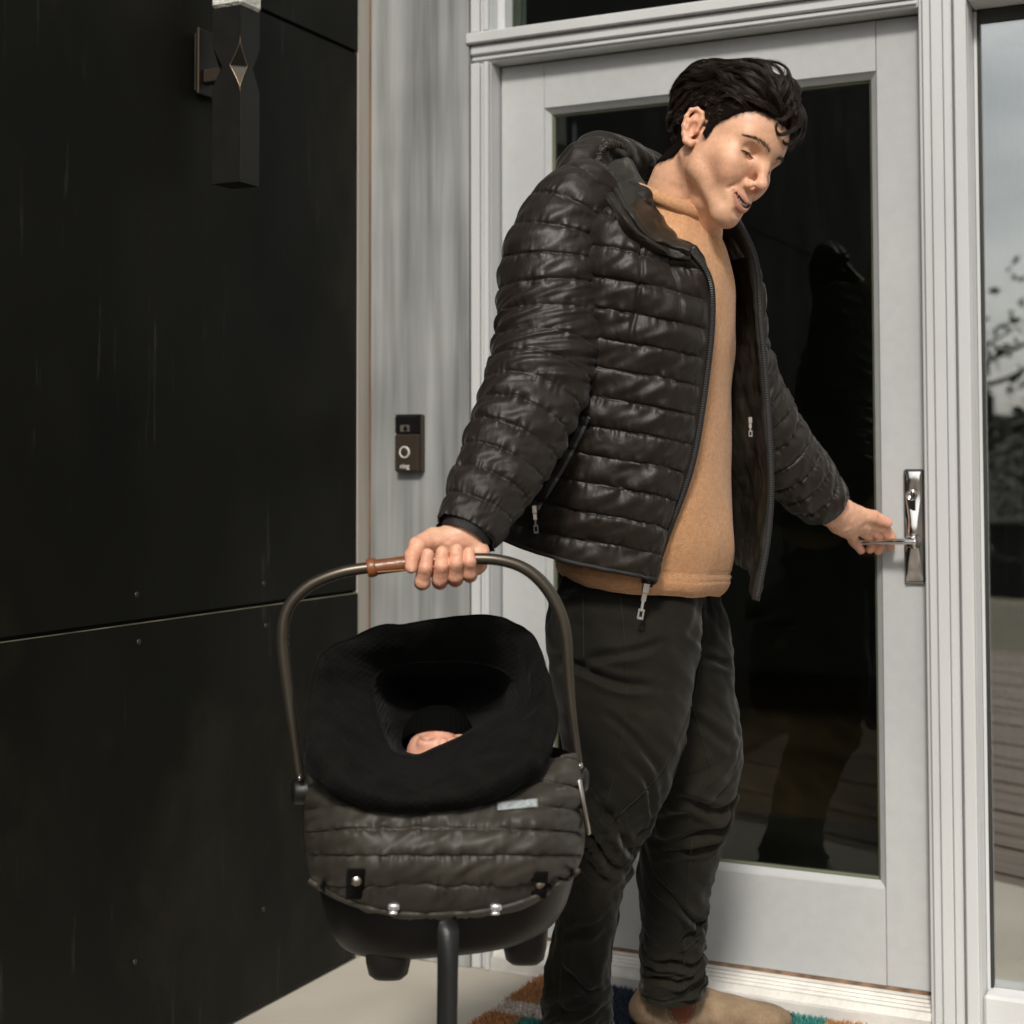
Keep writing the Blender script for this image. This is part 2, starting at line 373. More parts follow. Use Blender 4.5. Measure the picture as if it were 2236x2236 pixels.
core = part('wall_core', wb(UW-.20, UW-.016, .0, 3.5, .05, 5.49, .004), mat('wall_core_black', (.01, .01, .009), .7), wall, False)
rows = [(.012, .868, .004), (.8745, 2.176, 0.), (2.183, 3.49, .002)]
cols = [(.1185, 2.44), (2.444, 5.5)]
for z0, z1, pr in rows:
    for n0, n1 in cols:
        pn = part('panel', wb(UW-.008, UW+pr, z0, z1, n0, n1, .0012), M_dark, wall, False)
        if z0 < .5: part('lit_edge', wb(UW+pr-.0012, UW+pr+.0008, z1-.0016, z1+.0006, n0+.002, n1-.002, .0004), M_edge, pn, False)
        if n0 < 1:
            for zz in ((z0+.045,) if z0 > .5 else (z0+.205, z1-.04)):
                for k in (.505, .93, 1.36):
                    if zz > 2.2: continue
                    c = wp(UW+pr, zz+.004*math.sin(k*9), k+.006*math.cos(zz*50))
                    part('screw', lathe([(.0001, .0016), (.003, .0018), (.0052, .0012), (.006, 0.), (.006, -.001)], WU, c, 12), M_screw, pn)

# ---- weathered metal column between dark wall and door frame
M_zinc = mat('weathered_zinc', (.165, .174, .168), .5, metal=.15, var=.06, vscale=24., vstretch=(1, 1, .05), fine=.16, fscale=3.2, base2=(.36, .37, .362), bump=.06, bscale=70, bstretch=(1, 1, .1), rvar=.08)
M_zinc2 = mat('weathered_zinc_edge', (.40, .36, .31), .55, metal=.1, var=.10, vscale=14, vstretch=(1, 1, .08), base2=(.49, .455, .40))
M_rust = mat('rust_line', (.16, .085, .04), .85, var=.4, vscale=18, vstretch=(1, 1, .2))
colm = thing('metal_clad_column', wp(-1.2, 0, 0), 'pale grey streaked metal column with rusty seam, carrying the doorbell', 'column')
part('face_panel', wb(-1.3268, -1.0555, 0, 3.3, -.16, .066, .002), M_zinc, colm, False)
part('edge_strip', wb(-1.3455, -1.3312, 0, 3.3, -.16, .1178, .0015), M_zinc2, colm, False)
part('rusty_seam', wb(-1.3311, -1.3269, 0, 3.3, -.15, .0655, .0004), M_rust, colm, False)

# ---- door frame
fr = thing('door_frame', wp(-.5, 0, 0), 'white moulded frame around the glass door, with mullion and stepped sill', 'door frame')
j = part('jamb', wb(-1.0535, -1.0045, 0, 2.134, -.11, .048, .002), M_frame, fr, False)
part('casing', wb(-1.0534, -1.0295, 0, 2.134, .0485, .061, .003), M_frame, j, False)
part('bead', wb(-1.0172, -1.0043, 0, 2.134, .0485, .066, .003), M_frame, j, False)
j2 = part('transom_jamb', wb(-1.0535, -1.0045, 2.207, 2.95, -.11, .048, .002), M_frame, fr, False)
part('casing', wb(-1.0534, -1.0295, 2.207, 2.95, .0485, .061, .003), M_frame, j2, False)
part('bead', wb(-1.0172, -1.0043, 2.207, 2.95, .0485, .066, .003), M_frame, j2, False)
hd = part('head', wb(-1.0540, .0015, 2.1345, 2.178, -.11, .046, .003), M_frame, fr, False)
part('moulding', wb(-1.0545, .0015, 2.1525, 2.1775, .0465, .060, .004), M_frame, hd, False)
part('moulding', wb(-1.0540, .0012, 2.1405, 2.1520, .0465, .052, .003), M_frame, hd, False)
part('ledge', wb(-1.0600, .0015, 2.1785, 2.2050, -.11, .073, .003), M_frame, hd, False)
mu = part('mullion', wb(.0025, .1035, 0, 2.95, -.11, .045, .002), M_frame, fr, False)
for a, b, n in ((.012, .0295, .058), (.0302, .0540, .0655), (.0547, .0725, .061), (.0785, .1036, .069)):
    part('moulding', wb(a, b, 0, 2.95, .0455, n, .0025), M_frame, mu, False)
prof = [(-.11, .066), (-.004, .066), (.001, .061), (.009, .061), (.012, .056), (.019, .056), (.022, .051), (.029, .051), (.032, .046), (.040, .045), (.047, .031), (.056, .028), (.058, .006), (.064, .004), (.064, .0005), (-.11, .0005)]
part('sill', extr(prof, -1.0040, .0022), M_alu, fr, False)
part('top_plate', wb(-1.0535, 1.3, 2.9505, 3.02, -.11, .05, .002), M_frame, fr, False)

# ---- the door
dr = thing('front_door', wp(-.5, .07, 0), 'pale grey glazed front door with tall dark pane and chrome handle', 'door')
part('stile', wb(-1.0005, -.8875, .0745, 2.1315, -.045, 0, .0022), M_paint, dr, False)
part('stile', wb(-.0980, -.0005, .0745, 2.1315, -.045, 0, .0022), M_paint, dr, False)
part('top_rail', wb(-.8868, -.0987, 2.021, 2.1315, -.045, -.0004, .0015), M_paint, dr, False)
part('bottom_rail', wb(-.8868, -.0987, .0745, .277, -.045, -.0004, .0015), M_paint, dr, False)
def bead4(u0, u1, z0, z1, w, d0, d1, m, par):
    """four mitred sloping glazing beads round an opening"""
    for (a, b) in (((u0, z0), (u1, z0)), ((u1, z0), (u1, z1)), ((u1, z1), (u0, z1)), ((u0, z1), (u0, z0))):
        cu, cz = (u0+u1)/2, (z0+z1)/2
        ins = lambda p, k: (p[0]+(k if p[0] < cu else -k), p[1]+(k if p[1] < cz else -k))
        V = [wp(*a, d0), wp(*b, d0), wp(*ins(b, w), d1), wp(*ins(a, w), d1), wp(*a, d1-.012), wp(*b, d1-.012), wp(*ins(b, w), d1-.012), wp(*ins(a, w), d1-.012)]
        part('glazing_bead', (np.array(V), [(0, 1, 2, 3), (7, 6, 5, 4), (0, 4, 5, 1), (3, 2, 6, 7), (1, 5, 6, 2), (0, 3, 7, 4)]), m, par, False)
bead4(-.8867, -.0988, .2772, 2.0208, .013, -.003, -.016, M_paint, dr)
bead4(-.8730, -.1125, .2909, 2.0071, .005, -.0165, -.0225, M_spacer, dr)
part('glass_pane', wb(-.8735, -.1120, .2904, 2.0076, -.030, -.024, .0003), M_glass, dr, False)
ws = np.array([wp(-.99+.98*k/60, 0, 0) for k in range(61)]); hh = .070+.0045*(.5+.5*n2(np.arange(61)*.23, 0, 5))
part('worn_bottom_edge', (np.concatenate([ws+WZ*.066+WN*-.003, ws+WZ*(hh+.0035)[:, None]+WN*-.003, ws+WZ*(hh+.0035)[:, None]-WN*.03, ws+WZ*.066-WN*.03]), np.concatenate([gridf(4, 61)])), M_wear, dr, False)
# handle set
hp = part('handle_plate', wb(-.0480, -.0045, .922, 1.163, .0005, .012, .004), M_chdark, dr, False)
# polished raised face
fu_ = np.linspace(-1, 1, 21)[:, None]; fz_ = np.linspace(-1, 1, 61)[None]
FP = P0+WU*(-.0262+.0172*fu_)[..., None]+WZ*(1.0425+.1150*fz_)[..., None]+WN*(.0142-.0022*fu_+.0050*(1-np.abs(fu_)**3)*(1-np.abs(fz_)**8)+.0035*np.cos(fz_*np.pi*1.5+.4)*(1-fu_**2))[..., None]
o = part('face', grid(FP), M_chrome, hp); fix_normals(o)
kc = wp(-.0295, 1.108, .0165)
kk = part('lock_cylinder', lathe([(.0115, 0), (.0115, .006), (.010, .009), (.0085, .0095), (.0082, .0075), (.0001, .0072)], WN, kc, 24), M_chrome, hp)
part('keyway', cbox((-.0012, -.0045, 0), (.0012, .0045, .0088), .0005, MW, kc), M_gasket_shade, hp, False)
part('lock_collar', wb(-.0365, -.0215, 1.075, 1.121, .0167, .0188, .004), M_chrome, hp, False)
lc = wp(-.0255, 1.012, .0165)
part('lever_neck', lathe([(.017, 0), (.017, .004), (.012, .008), (.0095, .014), (.0095, .050)], WN, lc, 24), M_chrome, hp)
lev = [wp(-.012, 1.0125, .060), wp(-.040, 1.0125, .061), wp(-.075, 1.0115, .061), wp(-.11, 1.010, .061), wp(-.142, 1.0085, .060)]
part('lever', tube(lev, [.0095, .0095, .0085, .0080, .0078], [.0075, .0075, .0065, .006, .006], 16, 40, ref=(0, 0, 1)), M_chrome, hp)

# ---- sidelight window
sw = thing('sidelight_window', wp(.45, 0, 0), 'tall fixed glass sidelight right of the door, reflecting sky and houses', 'window')
part('frame', wb(.1040, .1110, .0, 2.13, -.11, -.020, .001), M_frame, sw, False)
part('sill', wb(.1042, 1.0, .0, .094, -.11, .030, .006), M_frame, sw, False)
part('head', wb(.1042, 1.0, 2.133, 2.9495, -.11, .060, .004), M_frame, sw, False)
part('frame', wb(.9605, 1.06, .0945, 2.1325, -.11, .06, .004), M_frame, sw, False)
part('gasket_and_shade', wb(.1112, .1165, .0945, 2.1325, -.034, -.021, .0008), M_gasket_shade, sw, False)
part('gasket_and_shade', wb(.1166, .960, 2.105, 2.1327, -.034, -.020, .001), M_gasket_shade, sw, False)  # dark strip standing in for the shaded gap under the head
part('bottom_spacer', wb(.1166, .960, .0942, .131, -.044, -.0365, .001), M_spacer, sw, False)
part('glass_pane', wb(.1164, .961, .0945, 2.1325, -.036, -.030, .0003), M_glass2, sw, False)
# ---- transom window
tw = thing('transom_window', wp(-.5, 2.2, 0), 'dark glass transom window above the door head', 'window')
part('frame', wb(-1.0043, -.985, 2.207, 2.95, -.11, .012, .001), M_frame, tw, False)
part('frame', wb(-.0165, .0024, 2.207, 2.95, -.11, .012, .001), M_frame, tw, False)
part('spacer', wb(-.9848, -.966, 2.207, 2.95, -.05, -.036, .001), M_spacer, tw, False)
part('glass_pane', wb(-.985, -.0166, 2.2055, 2.95, -.036, -.030, .0003), M_glass, tw, False)

# ---- the house round the entrance, and the hall seen through the glass
m_clad = mat('house_render', (.33, .33, .31), .8, var=.1)
hw = thing('house_wall', wp(1.2, 0, 0), 'grey house wall over and beside the entrance', 'house wall')
part('upper_wall', wb(-1.5, 5, 3.3005, 4.4, -.2, .04, .01), m_clad, hw, False)
part('upper_infill', wb(-1.0545, 5, 3.0205, 3.30, -.2, .04, .01), m_clad, hw, False)
part('side_wall', wb(1.0605, 5, -.2, 3.02, -.2, .04, .01), m_clad, hw, False)
m_int = mat('hall_paint', (.16, .15, .12), .8, var=.1)
m_wood = mat('hall_floorboards', (.15, .085, .05), .45, var=.35, vscale=3, vstretch=(4, .6, 1), bump=.06, bscale=30)
tag(part('hall_floor', wb(-3, 3, -.05, .06, -5, -.115, .002), m_wood, None, False), kind='structure')
tag(part('hall_wall_back', wb(-3, 3, .06, 3.2, -5.1, -5, .002), m_int, None, False), kind='structure')
tag(part('hall_wall_left', wb(-3.1, -3, .06, 3.2, -5, -.17, .002), m_int, None, False), kind='structure')
tag(part('hall_wall_right', wb(3, 3.1, .06, 3.2, -5, -.21, .002), m_int, None, False), kind='structure')
tag(part('hall_wall_front', wb(-3, -1.34, .06, 3.2, -.30, -.18, .002), m_int, None, False), kind='structure')
tag(part('hall_ceiling', wb(-3.1, 3.1, 3.2, 3.29, -5.1, -.201, .002), m_int, None, False), kind='structure')
bt = thing('upholstered_bench', wp(.95, .06, -1.6), 'pale upholstered bench with wooden legs seen through the door glass', 'bench')
m_uph = mat('bench_linen', (.50, .48, .42), .9, var=.1, bump=.2, bscale=300); m_leg = mat('bench_oak', (.22, .12, .06), .5, var=.3, vscale=20)
part('seat', wb(.28, 1.5, .30, .50, -1.9, -1.35, .03), m_uph, bt)
for a in (.34, .62, 1.44):
    for b in (-1.84, -1.42): part('leg', wb(a-.02, a+.02, .06, .2995, b-.02, b+.02, .003), m_leg, bt, False)
rg = part('hall_rug', wb(-.9, 1.1, .0605, .072, -1.5, -.35, .004), mat('hall_rug_pile', (.16, .07, .04), .95, var=.7, vscale=9, base2=(.05, .05, .05), bump=.5, bscale=300), None, False, base=wp(.1, .06, -.9))
tag(rg, 'rust and dark patterned rug on the hall floor behind the glass', 'rug')
cu = thing('hall_curtain', wp(-.2, .06, -2.2), 'grey hall curtain hanging behind the door glass', 'curtain')
t = np.linspace(0, 1, 80); cx = np.stack([-.55+.5*t, -2.2+.03*np.sin(t*60)], -1)
CP = np.stack([np.stack([wp(a, z, b) for a, b in cx]) for z in (.08, 2.6)], 1)
part('fabric', shellgrid(CP, .003), mat('curtain_cloth', (.20, .20, .17), .9), cu)
part('rod', tube([wp(-.65, 2.62, -2.2), wp(.05, 2.62, -2.2)], [.012]*2, None, 12, 4), M_screw, cu)

# ---- doorbell
DB = thing('video_doorbell', wp(-1.198, 1.157, .0665), 'small dark bronze video doorbell with round button on the pale column', 'doorbell')
m_bz = mat('bronze_plastic', (.055, .042, .030), .38, metal=.4, var=.1); m_bk = mat('gloss_black_plastic', (.008, .008, .008), .12)
m_ltr = mat('white_print', (.75, .75, .72), .5); m_lens = mat('lens_glass', (.10, .09, .075), .15)
ub, z0b, nb = -1.2105, 1.158, .0666
bd = part('body', wb(ub-.0335, ub+.0335, z0b, z0b+.0905, nb, nb+.026, .004), m_bz, DB, False)
bk = part('camera_housing', wb(ub-.0335, ub+.0335, z0b+.0910, z0b+.136, nb, nb+.026, .004), m_bk, DB, False)
part('top_cap', wb(ub-.0332, ub+.0332, z0b+.1362, z0b+.138, nb, nb+.024, .0008), m_bz, DB, False)
part('side_rib', wb(ub+.0336, ub+.037, z0b+.002, z0b+.136, nb, nb+.018, .001), m_bz, DB, False)
cc = wp(ub-.004, z0b+.104, nb+.026)
part('lens_window', cbox((-.013, -.008, -.001), (.013, .008, .0012), .0011, MW, cc), m_lens, bk, False)
part('lens', lathe([(.0062, .0), (.0062, .0022), (.0045, .003), (.0001, .0034)], WN, cc+WU*.003, 20), m_bk, bk)
bc = wp(ub-.004, z0b+.047, nb+.026)
part('button_ring', lathe([(.0142, 0), (.0142, .003), (.0125, .0042), (.0108, .003), (.0108, .0)], WN, bc, 32), mat('ring_light_grey', (.62, .61, .57), .35), bd)
part('button', lathe([(.0105, 0), (.0105, .0022), (.0085, .0028), (.0001, .003)], WN, bc, 24), m_bz, bd)
def text_mesh(s, size, org, ax, ay, name, m, parent, ext=.0006):
    cu_ = bpy.data.curves.new(name, 'FONT'); cu_.body = s; cu_.size = size; cu_.extrude = ext; cu_.align_x = 'CENTER'
    o = bpy.data.objects.new(name, cu_); COL.objects.link(o); dg = bpy.context.evaluated_depsgraph_get(); me = bpy.data.meshes.new_from_object(o.evaluated_get(dg))
    bpy.data.objects.remove(o); V = np.empty(len(me.vertices)*3); me.vertices.foreach_get('co', V); V = V.reshape(-1, 3); az = np.cross(ax, ay)
    V = np.asarray(org)+V[:, :1]*ax+V[:, 1:2]*ay+V[:, 2:]*az; return part(name, (V, [tuple(p.vertices) for p in me.polygons]), m, parent, False)
text_mesh('ring', .0165, wp(ub-.004, z0b+.0085, nb+.0263), WU, WZ, 'lettering', m_ltr, bd)

# ---- wall sconce on the dark wall (axes: a along the wall towards the viewer, b off the wall)
SCN = thing('wall_sconce', wp(UW, 1.745, .118+.627), 'black twisted square wall sconce with frosted glass top on the dark wall', 'wall lamp')
m_sc = mat('sconce_black', (.006, .006, .005), .42, spec=.45, var=.3, vscale=20); m_edge_gold = mat('sconce_edge_gold', (.30, .215, .13), .32, metal=.9)
m_frost = mat('textured_glass', (.62, .61, .56), .28, spec=.6, var=.22, vscale=70, bump=.9, bscale=150, bdist=.004)
def sp(a, b, z): return wp(UW+b, z, .118+a)
ac, bcn, hs_ = .627, .096, .034
def sc_ring(z):
    tz = abs(z-1.984); w = max(0., 1-tz/.048); w = w**1.25; d = 2*hs_-w*hs_*.74     # |x|+|y|<=d trims the corners at the waist
    q = min(hs_, d); e = min(d-q, hs_)
    return [(q, e), (e, q), (-e, q), (-q, e), (-q, -e), (-e, -q), (e, -q), (q, -e)], w
zs = np.concatenate([np.linspace(1.745, 1.89, 4), np.linspace(1.92, 2.045, 30), np.linspace(2.05, 2.105, 3)])
P = np.array([[sp(ac+x, bcn+y, z) for z in zs] for x, y in zip(*[[[sc_ring(z)[0][k][c] for z in zs] for k in range(8)] for c in (0, 1)]) for x, y in [(0, 0)]]) if False else None
P = np.array([[sp(ac+sc_ring(z)[0][k][0], bcn+sc_ring(z)[0][k][1], z) for z in zs] for k in range(8)])
V, Fq = grid(P, True); n = len(zs)
sb = part('shade', (V, [tuple(q) for q in Fq.tolist()]+[tuple(k*n for k in range(8))[::-1], tuple(k*n+n-1 for k in range(8))]), m_sc, SCN, False); fix_normals(sb)
# thin gold lines painting the highlight on the corner facing the viewer, splitting round the waist facet
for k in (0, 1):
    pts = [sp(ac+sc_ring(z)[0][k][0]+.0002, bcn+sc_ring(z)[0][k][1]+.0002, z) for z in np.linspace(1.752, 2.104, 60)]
    part('edge_highlight', tube(pts, [.0009]*60, None, 6, 60), m_edge_gold, sb)
fz = 1.983
part('facet', (np.array([sp(ac+sc_ring(fz-.002)[0][0][0]+.001, bcn+sc_ring(fz-.002)[0][0][1]+.001, fz-.002), sp(ac+sc_ring(fz-.002)[0][1][0]+.001, bcn+sc_ring(fz-.002)[0][1][1]+.001, fz-.002), sp(ac+sc_ring(1.937)[0][0][0]+.001, bcn+sc_ring(1.937)[0][0][1]+.001, 1.937)]), [(0, 1, 2), (2, 1, 0)]), mat('facet_steel', (.20, .17, .14), .4, metal=.6), sb, False)
part('glass_shade', cbox((ac-.0375, bcn-.0375, 2.1055), (ac+.0375, bcn+.0375, 2.36), .006, np.array([WN, WU, WZ]), wp(UW, 0, .118)), m_frost, SCN, False)
part('back_plate', cbox((.555, .014, 1.938), (.655, .022, 2.074), .002, np.array([WN, WU, WZ]), wp(UW, 0, .118)), m_sc, SCN, False)
part('wall_bracket', cbox((.565, .0045, 1.945), (.648, .0138, 2.066), .002, np.array([WN, WU, WZ]), wp(UW, 0, .118)), M_screw, SCN, False)
part('arm', cbox((.612, .0222, 1.962), (.640, .0700, 1.990), .002, np.array([WN, WU, WZ]), wp(UW, 0, .118)), m_bz, SCN, False)
for a in (.555, .655): part('plate_edge', cbox((a-.0008, .0195, 1.938), (a+.0008, .0232, 2.074), .0003, np.array([WN, WU, WZ]), wp(UW, 0, .118)), m_edge_gold, SCN, False)

# ---- coir doormat
MT = thing('doormat', wp(-.5, 0, .3), 'thick coir doormat with orange, teal, white and navy blocks by the sill', 'doormat')
MU0, MU1, MN0, MN1 = -.872, -.118, .0675, .52
part('backing', wb(MU0+.004, MU1-.004, .0005, .008, MN0+.004, MN1-.004, .002), mat('mat_backing', (.10, .06, .03), .95, var=.3), MT, False)
nf = 46000
fu = rng.uniform(MU0, MU1, nf); fn = rng.uniform(MN0, MN1, nf)
a = np.minimum(fu-MU0, MU1-fu)+rng.normal(0, .0025, nf); b = fn-MN0+rng.normal(0, .0025, nf)
OR, TE, WH, NA = (.46, .225, .095), (.05, .24, .21), (.62, .55, .49), (.035, .055, .085)
fc = np.where((a < .085)[:, None], OR, np.where((a < .155)[:, None], TE, NA))
wb_ = ((b > .185) & (b < .265) & (a < .22)) | ((b > .40) & (b < .46) & (a < .22)); fc = np.where(wb_[:, None], WH, fc)
fc = fc*(1+rng.normal(0, .22, (nf, 1))); fc = np.clip(fc, .01, .9)
base = P0+WU*fu[:, None]+WN*fn[:, None]+WZ*.006
ang = rng.uniform(0, 6.28, nf); ln = rng.uniform(.006, .0105, nf); tl = rng.normal(0, .35, (nf, 2))
d = np.stack([np.cos(ang), np.sin(ang), 0*ang], -1)*.0012; tip = base+np.stack([tl[:, 0]*ln, tl[:, 1]*ln, ln], -1)
V = np.stack([base-d, base+d, tip+d*.5, tip-d*.5], 1).reshape(-1, 3)
o = part('pile', (V, np.arange(nf*4).reshape(-1, 4)), mat('coir_pile', (.4, .2, .1), .95, vc=True, spec=.2), MT, False); tag(o, kind='stuff'); vcol(o, np.repeat(fc, 4, 0))
# ================================================================== THE MAN
TH = math.radians(55); FD = np.array([math.sin(TH), -math.cos(TH), 0]); LD = np.array([math.cos(TH), math.sin(TH), 0])
MAN = thing('person', (.24, 2.98, 0), 'dark-haired man in black puffer jacket opening the door and carrying the car seat', 'person')
CZ = np.array([(.85, .235, 2.87), (1.0, .236, 2.85), (1.1, .24, 2.82), (1.3, .25, 2.775), (1.45, .262, 2.745), (1.62, .282, 2.715), (1.75, .30, 2.70)])
def cen(z): z = np.asarray(z, float); return np.stack([np.interp(z, CZ[:, 0], CZ[:, 1]), np.interp(z, CZ[:, 0], CZ[:, 2]), z], -1)
def bf(F, L, z): return cen(z)+np.asarray(F, float)[..., None]*FD+np.asarray(L, float)[..., None]*LD

# ---------------------------------------------------------------- sweater
m_sw = mat('tan_fleece', (.58, .305, .150), .95, spec=.15, var=.08, vscale=140, base2=(.64, .355, .185), bump=.8, bscale=520, bdet=6, bdist=.003, sheen=.25)
zz = [.957, .975, 1.03, 1.1, 1.2, 1.3, 1.4, 1.48, 1.54, 1.59, 1.625]
hd_ = [.128, .143, .156, .150, .136, .127, .124, .116, .100, .074, .064]
hw_ = [.155, .165, .170, .172, .176, .180, .180, .162, .122, .082, .068]
C = cr(np.stack([zz, hd_, hw_], 1), 120); ph = np.linspace(0, 2*np.pi, 160, endpoint=False)
def sw_pt(z, hd, hw, ph): return bf(hd*np.cos(ph), hw*np.sin(ph), np.broadcast_to(z, np.broadcast(ph, hd).shape))
P = sw_pt(C[None, :, 0], C[None, :, 1], C[None, :, 2], ph[:, None])
N = gnormals(P, True); N *= np.sign((N*(P-cen(C[:, 0])[None])).sum(-1).mean())
hemz = C[None, :, 0]
dsp = .0035*n2(ph[:, None]*2.2, hemz*9, 3, 2)+.006*n2(ph[:, None]*2.5+hemz*5, hemz*5, 9, 2)*sst(1.15, 1.0, hemz)
band = sst(.994, .987, hemz)*.004-.004*np.exp(-((hemz-.990)/.003)**2)-.0025*np.exp(-((hemz-.982)/.0015)**2)
P = P+N*(dsp+band)[..., None]; P[..., 2] += -.018*np.cos(ph-.3)[:, None]*sst(1.1, .93, hemz)
swt = part('sweater', grid(P, True), m_sw, MAN); fix_normals(swt)
# ribbed neckband
nb_c = [bf(.070*math.cos(a), .074*math.sin(a), 1.628-.030*math.cos(a)-.004*math.sin(a)) for a in np.linspace(0, 2*np.pi, 24, endpoint=False)]
nbp = crc(np.array(nb_c), 120); Tn = nrm(np.roll(nbp, -1, 0)-np.roll(nbp, 1, 0)); On = nrm(nbp-nbp.mean(0)-((nbp-nbp.mean(0))@WZ)[:, None]*WZ*.2); Un = np.cross(On, Tn)
q = np.linspace(0, 2*np.pi, 12, endpoint=False)
V = nbp[:, None]+On[:, None]*(.0085*np.cos(q))[None, :, None]+Un[:, None]*(.0115*np.sin(q))[None, :, None]
part('neckband', grid(V, True, True), m_sw, swt)

# ---------------------------------------------------------------- puffer jacket
m_jk = mat('black_down_nylon', (.0132, .0095, .0062), .50, spec=.38, fine=.12, fscale=900., var=.15, vscale=4, bump=.38, bscale=48, bstretch=(1, 1, .7), bdet=7, bdist=.006, rvar=.07, sheen=.10)
m_ln = mat('jacket_lining', (.020, .017, .012), .42, spec=.45, var=.2, vscale=8, bump=.16, bscale=18, bdet=4, bdist=.008)
m_zip = mat('zip_tape', (.010, .010, .010), .7); m_tooth = mat('zip_teeth', (.05, .05, .05), .35, spec=.6); m_nick = mat('zip_nickel', (.50, .46, .42), .28, metal=1.); m_pull = mat('rubber_pull', (.25, .25, .23), .5)
JK = part('jacket', (np.zeros((3, 3))+root_loc(MAN), [(0, 1, 2)]), m_jk, MAN)        # mesh filled in below
zipR = ats([(1418, 1280, 2.685), (1455, 1174, 2.665), (1513, 1008, 2.645), (1546, 800, 2.63), (1556, 670, 2.618), (1546, 600, 2.598), (1508, 547, 2.590)])
zipL = ats([(1652, 1312, 2.79), (1676, 1180, 2.785), (1684, 1050, 2.78), (1674, 850, 2.775), (1662, 710, 2.77), (1650, 570, 2.765), (1606, 468, 2.76)])
lev_z = [1.0, 1.11, 1.23, 1.36, 1.47, 1.56, 1.625]
def gl(FL, z0=None, z=None): return np.array([bf(f, l, (zz_ if z is None else z[i]) if not (i == 0 and z0) else z0) for i, ((f, l), zz_) in enumerate(zip(FL, lev_z))])
G = [zipR,
     gl([(.105, -.165), (.105, -.168), (.10, -.162), (.098, -.155), (.094, -.15), (.080, -.125), (.060, -.078)], .985, [0, 1.10, 1.215, 1.34, 1.45, 1.55, 1.61]),
     gl([(-.02, -.238), (-.01, -.225), (-.01, -.212), (-.01, -.208), (-.005, -.208), (.0, -.192), (-.005, -.090)], 1.015, [0, 1.12, 1.235, 1.36, 1.47, 1.565, 1.635]),
     gl([(-.165, -.205), (-.150, -.175), (-.135, -.165), (-.135, -.165), (-.13, -.165), (-.105, -.14), (-.065, -.07)], 1.045, [0, 1.14, 1.24, 1.36, 1.47, 1.57, 1.65]),
     gl([(-.195, .0), (-.175, .0), (-.165, .0), (-.175, .0), (-.175, .0), (-.145, .0), (-.085, .0)], 1.03),
     gl([(-.15, .17), (-.14, .165), (-.135, .165), (-.135, .165), (-.13, .165), (-.10, .14), (-.06, .07)], 1.02),
     gl([(-.01, .225), (-.01, .215), (-.01, .208), (-.01, .208), (-.005, .208), (.0, .19), (-.005, .085)], 1.0),
     gl([(.13, .175), (.125, .165), (.12, .160), (.115, .16), (.108, .155), (.085, .125), (.055, .075)], .98),
     zipL]
G[1][5] = at(1432, 556, 2.590); G[1][6] = at(1424, 480, 2.640)
G = np.array(G)                                             # guides x levels x 3
def even(C, n):
    D = cr(C, 120); q = np.concatenate([[0], np.cumsum(np.linalg.norm(np.diff(D, axis=0), axis=1))]); t = np.linspace(0, q[-1], n); return np.stack([np.interp(t, q, D[:, k]) for k in range(3)], -1)
G = np.array([even(g, 14) for g in G])
nu, nv = 460, 360
A_ = cr(G, nu); P = cr(np.swapaxes(A_, 0, 1), nv); P = np.swapaxes(P, 0, 1)
du = np.concatenate([[0], np.cumsum(np.linalg.norm(np.diff(P[:, nv//2], axis=0), axis=1))])     # metres round the body
u_m = du[:, None]; v01 = np.linspace(0, 1, nv)[None, :]
def puffs(row, u, seed, amp=.011, edge=None):
    """down baffles: row = continuous seam coordinate, u = metres along the seam"""
    wob = .10*n2(u*9, np.floor(row)*3.1, seed, 2); r = row+wob*.5; k = np.floor(r); t = r-k
    p = np.clip(4*t*(1-t), 0, 1)**.42
    dist = np.minimum(t, 1-t); seam = np.round(r)
    g = n2(u*75+seam*7.7, seam*5.3+.2*t, seed+1, 2)            # gathers starting at each seam
    g2 = n2(u*24+k*3.3+t*1.2, k*9.1+t*1.1, seed+2, 2)          # soft folds across a baffle
    d = amp*p*(1+.22*g2)+.0058*g*np.exp(-(dist/.24)**2)*np.minimum(dist/.04, 1)+.0040*g2*p
    return d-.001*np.exp(-(dist/.03)**2)
ROWS = 13.0
zh_ = P[:, :1, 2]; row = (P[..., 2]-(zh_[0]+(zh_-zh_[0])*.75))/.0480+.30*sst(.93, 1, v01)*ROWS*.12
dsp = puffs(row, u_m, 40, .0095)
ed = np.minimum(u_m, du[-1]-u_m); dsp = dsp*sst(.004, .030, ed)
# two vertical quilting stitches on the chest
for us, r0 in ((.075, 9.3), (.155, 8.6)):
    dsp = dsp-.006*np.exp(-((u_m-us-.006*n2(row*2, 0, 3))/.004)**2)*sst(r0-.6, r0, row)
N = gnormals(P); cc_ = cen(P[..., 2]); sgn = np.sign((N*(P-cc_)).sum(-1)[nu//4:3*nu//4].mean()); N = N*sgn
Pj = P+N*dsp[..., None]
# lining: plain inner copy
Pin = P-N*(.010+.004*fbm(P*np.array([30, 30, 14]), 77, 3)+.004*np.abs(fbm(P*np.array([16, 16, 22]), 78, 2)))[..., None]
m_ = nu*nv; f = gridf(nu, nv); idx = np.arange(m_).reshape(nu, nv); rim = []
for e in (idx[:, 0], idx[-1, :], idx[::-1, -1], idx[0, ::-1]): rim.append(np.stack([e[1:], e[:-1], e[:-1]+m_, e[1:]+m_], -1))
if sgn < 0: f = f[:, ::-1]
JV = np.concatenate([Pj.reshape(-1, 3), Pin.reshape(-1, 3)]); JF = np.concatenate([f, f[:, ::-1]+m_]+rim)
matid = np.concatenate([np.zeros(len(f), int), np.ones(len(f), int)]+[np.ones(len(r_), int) for r_ in rim])

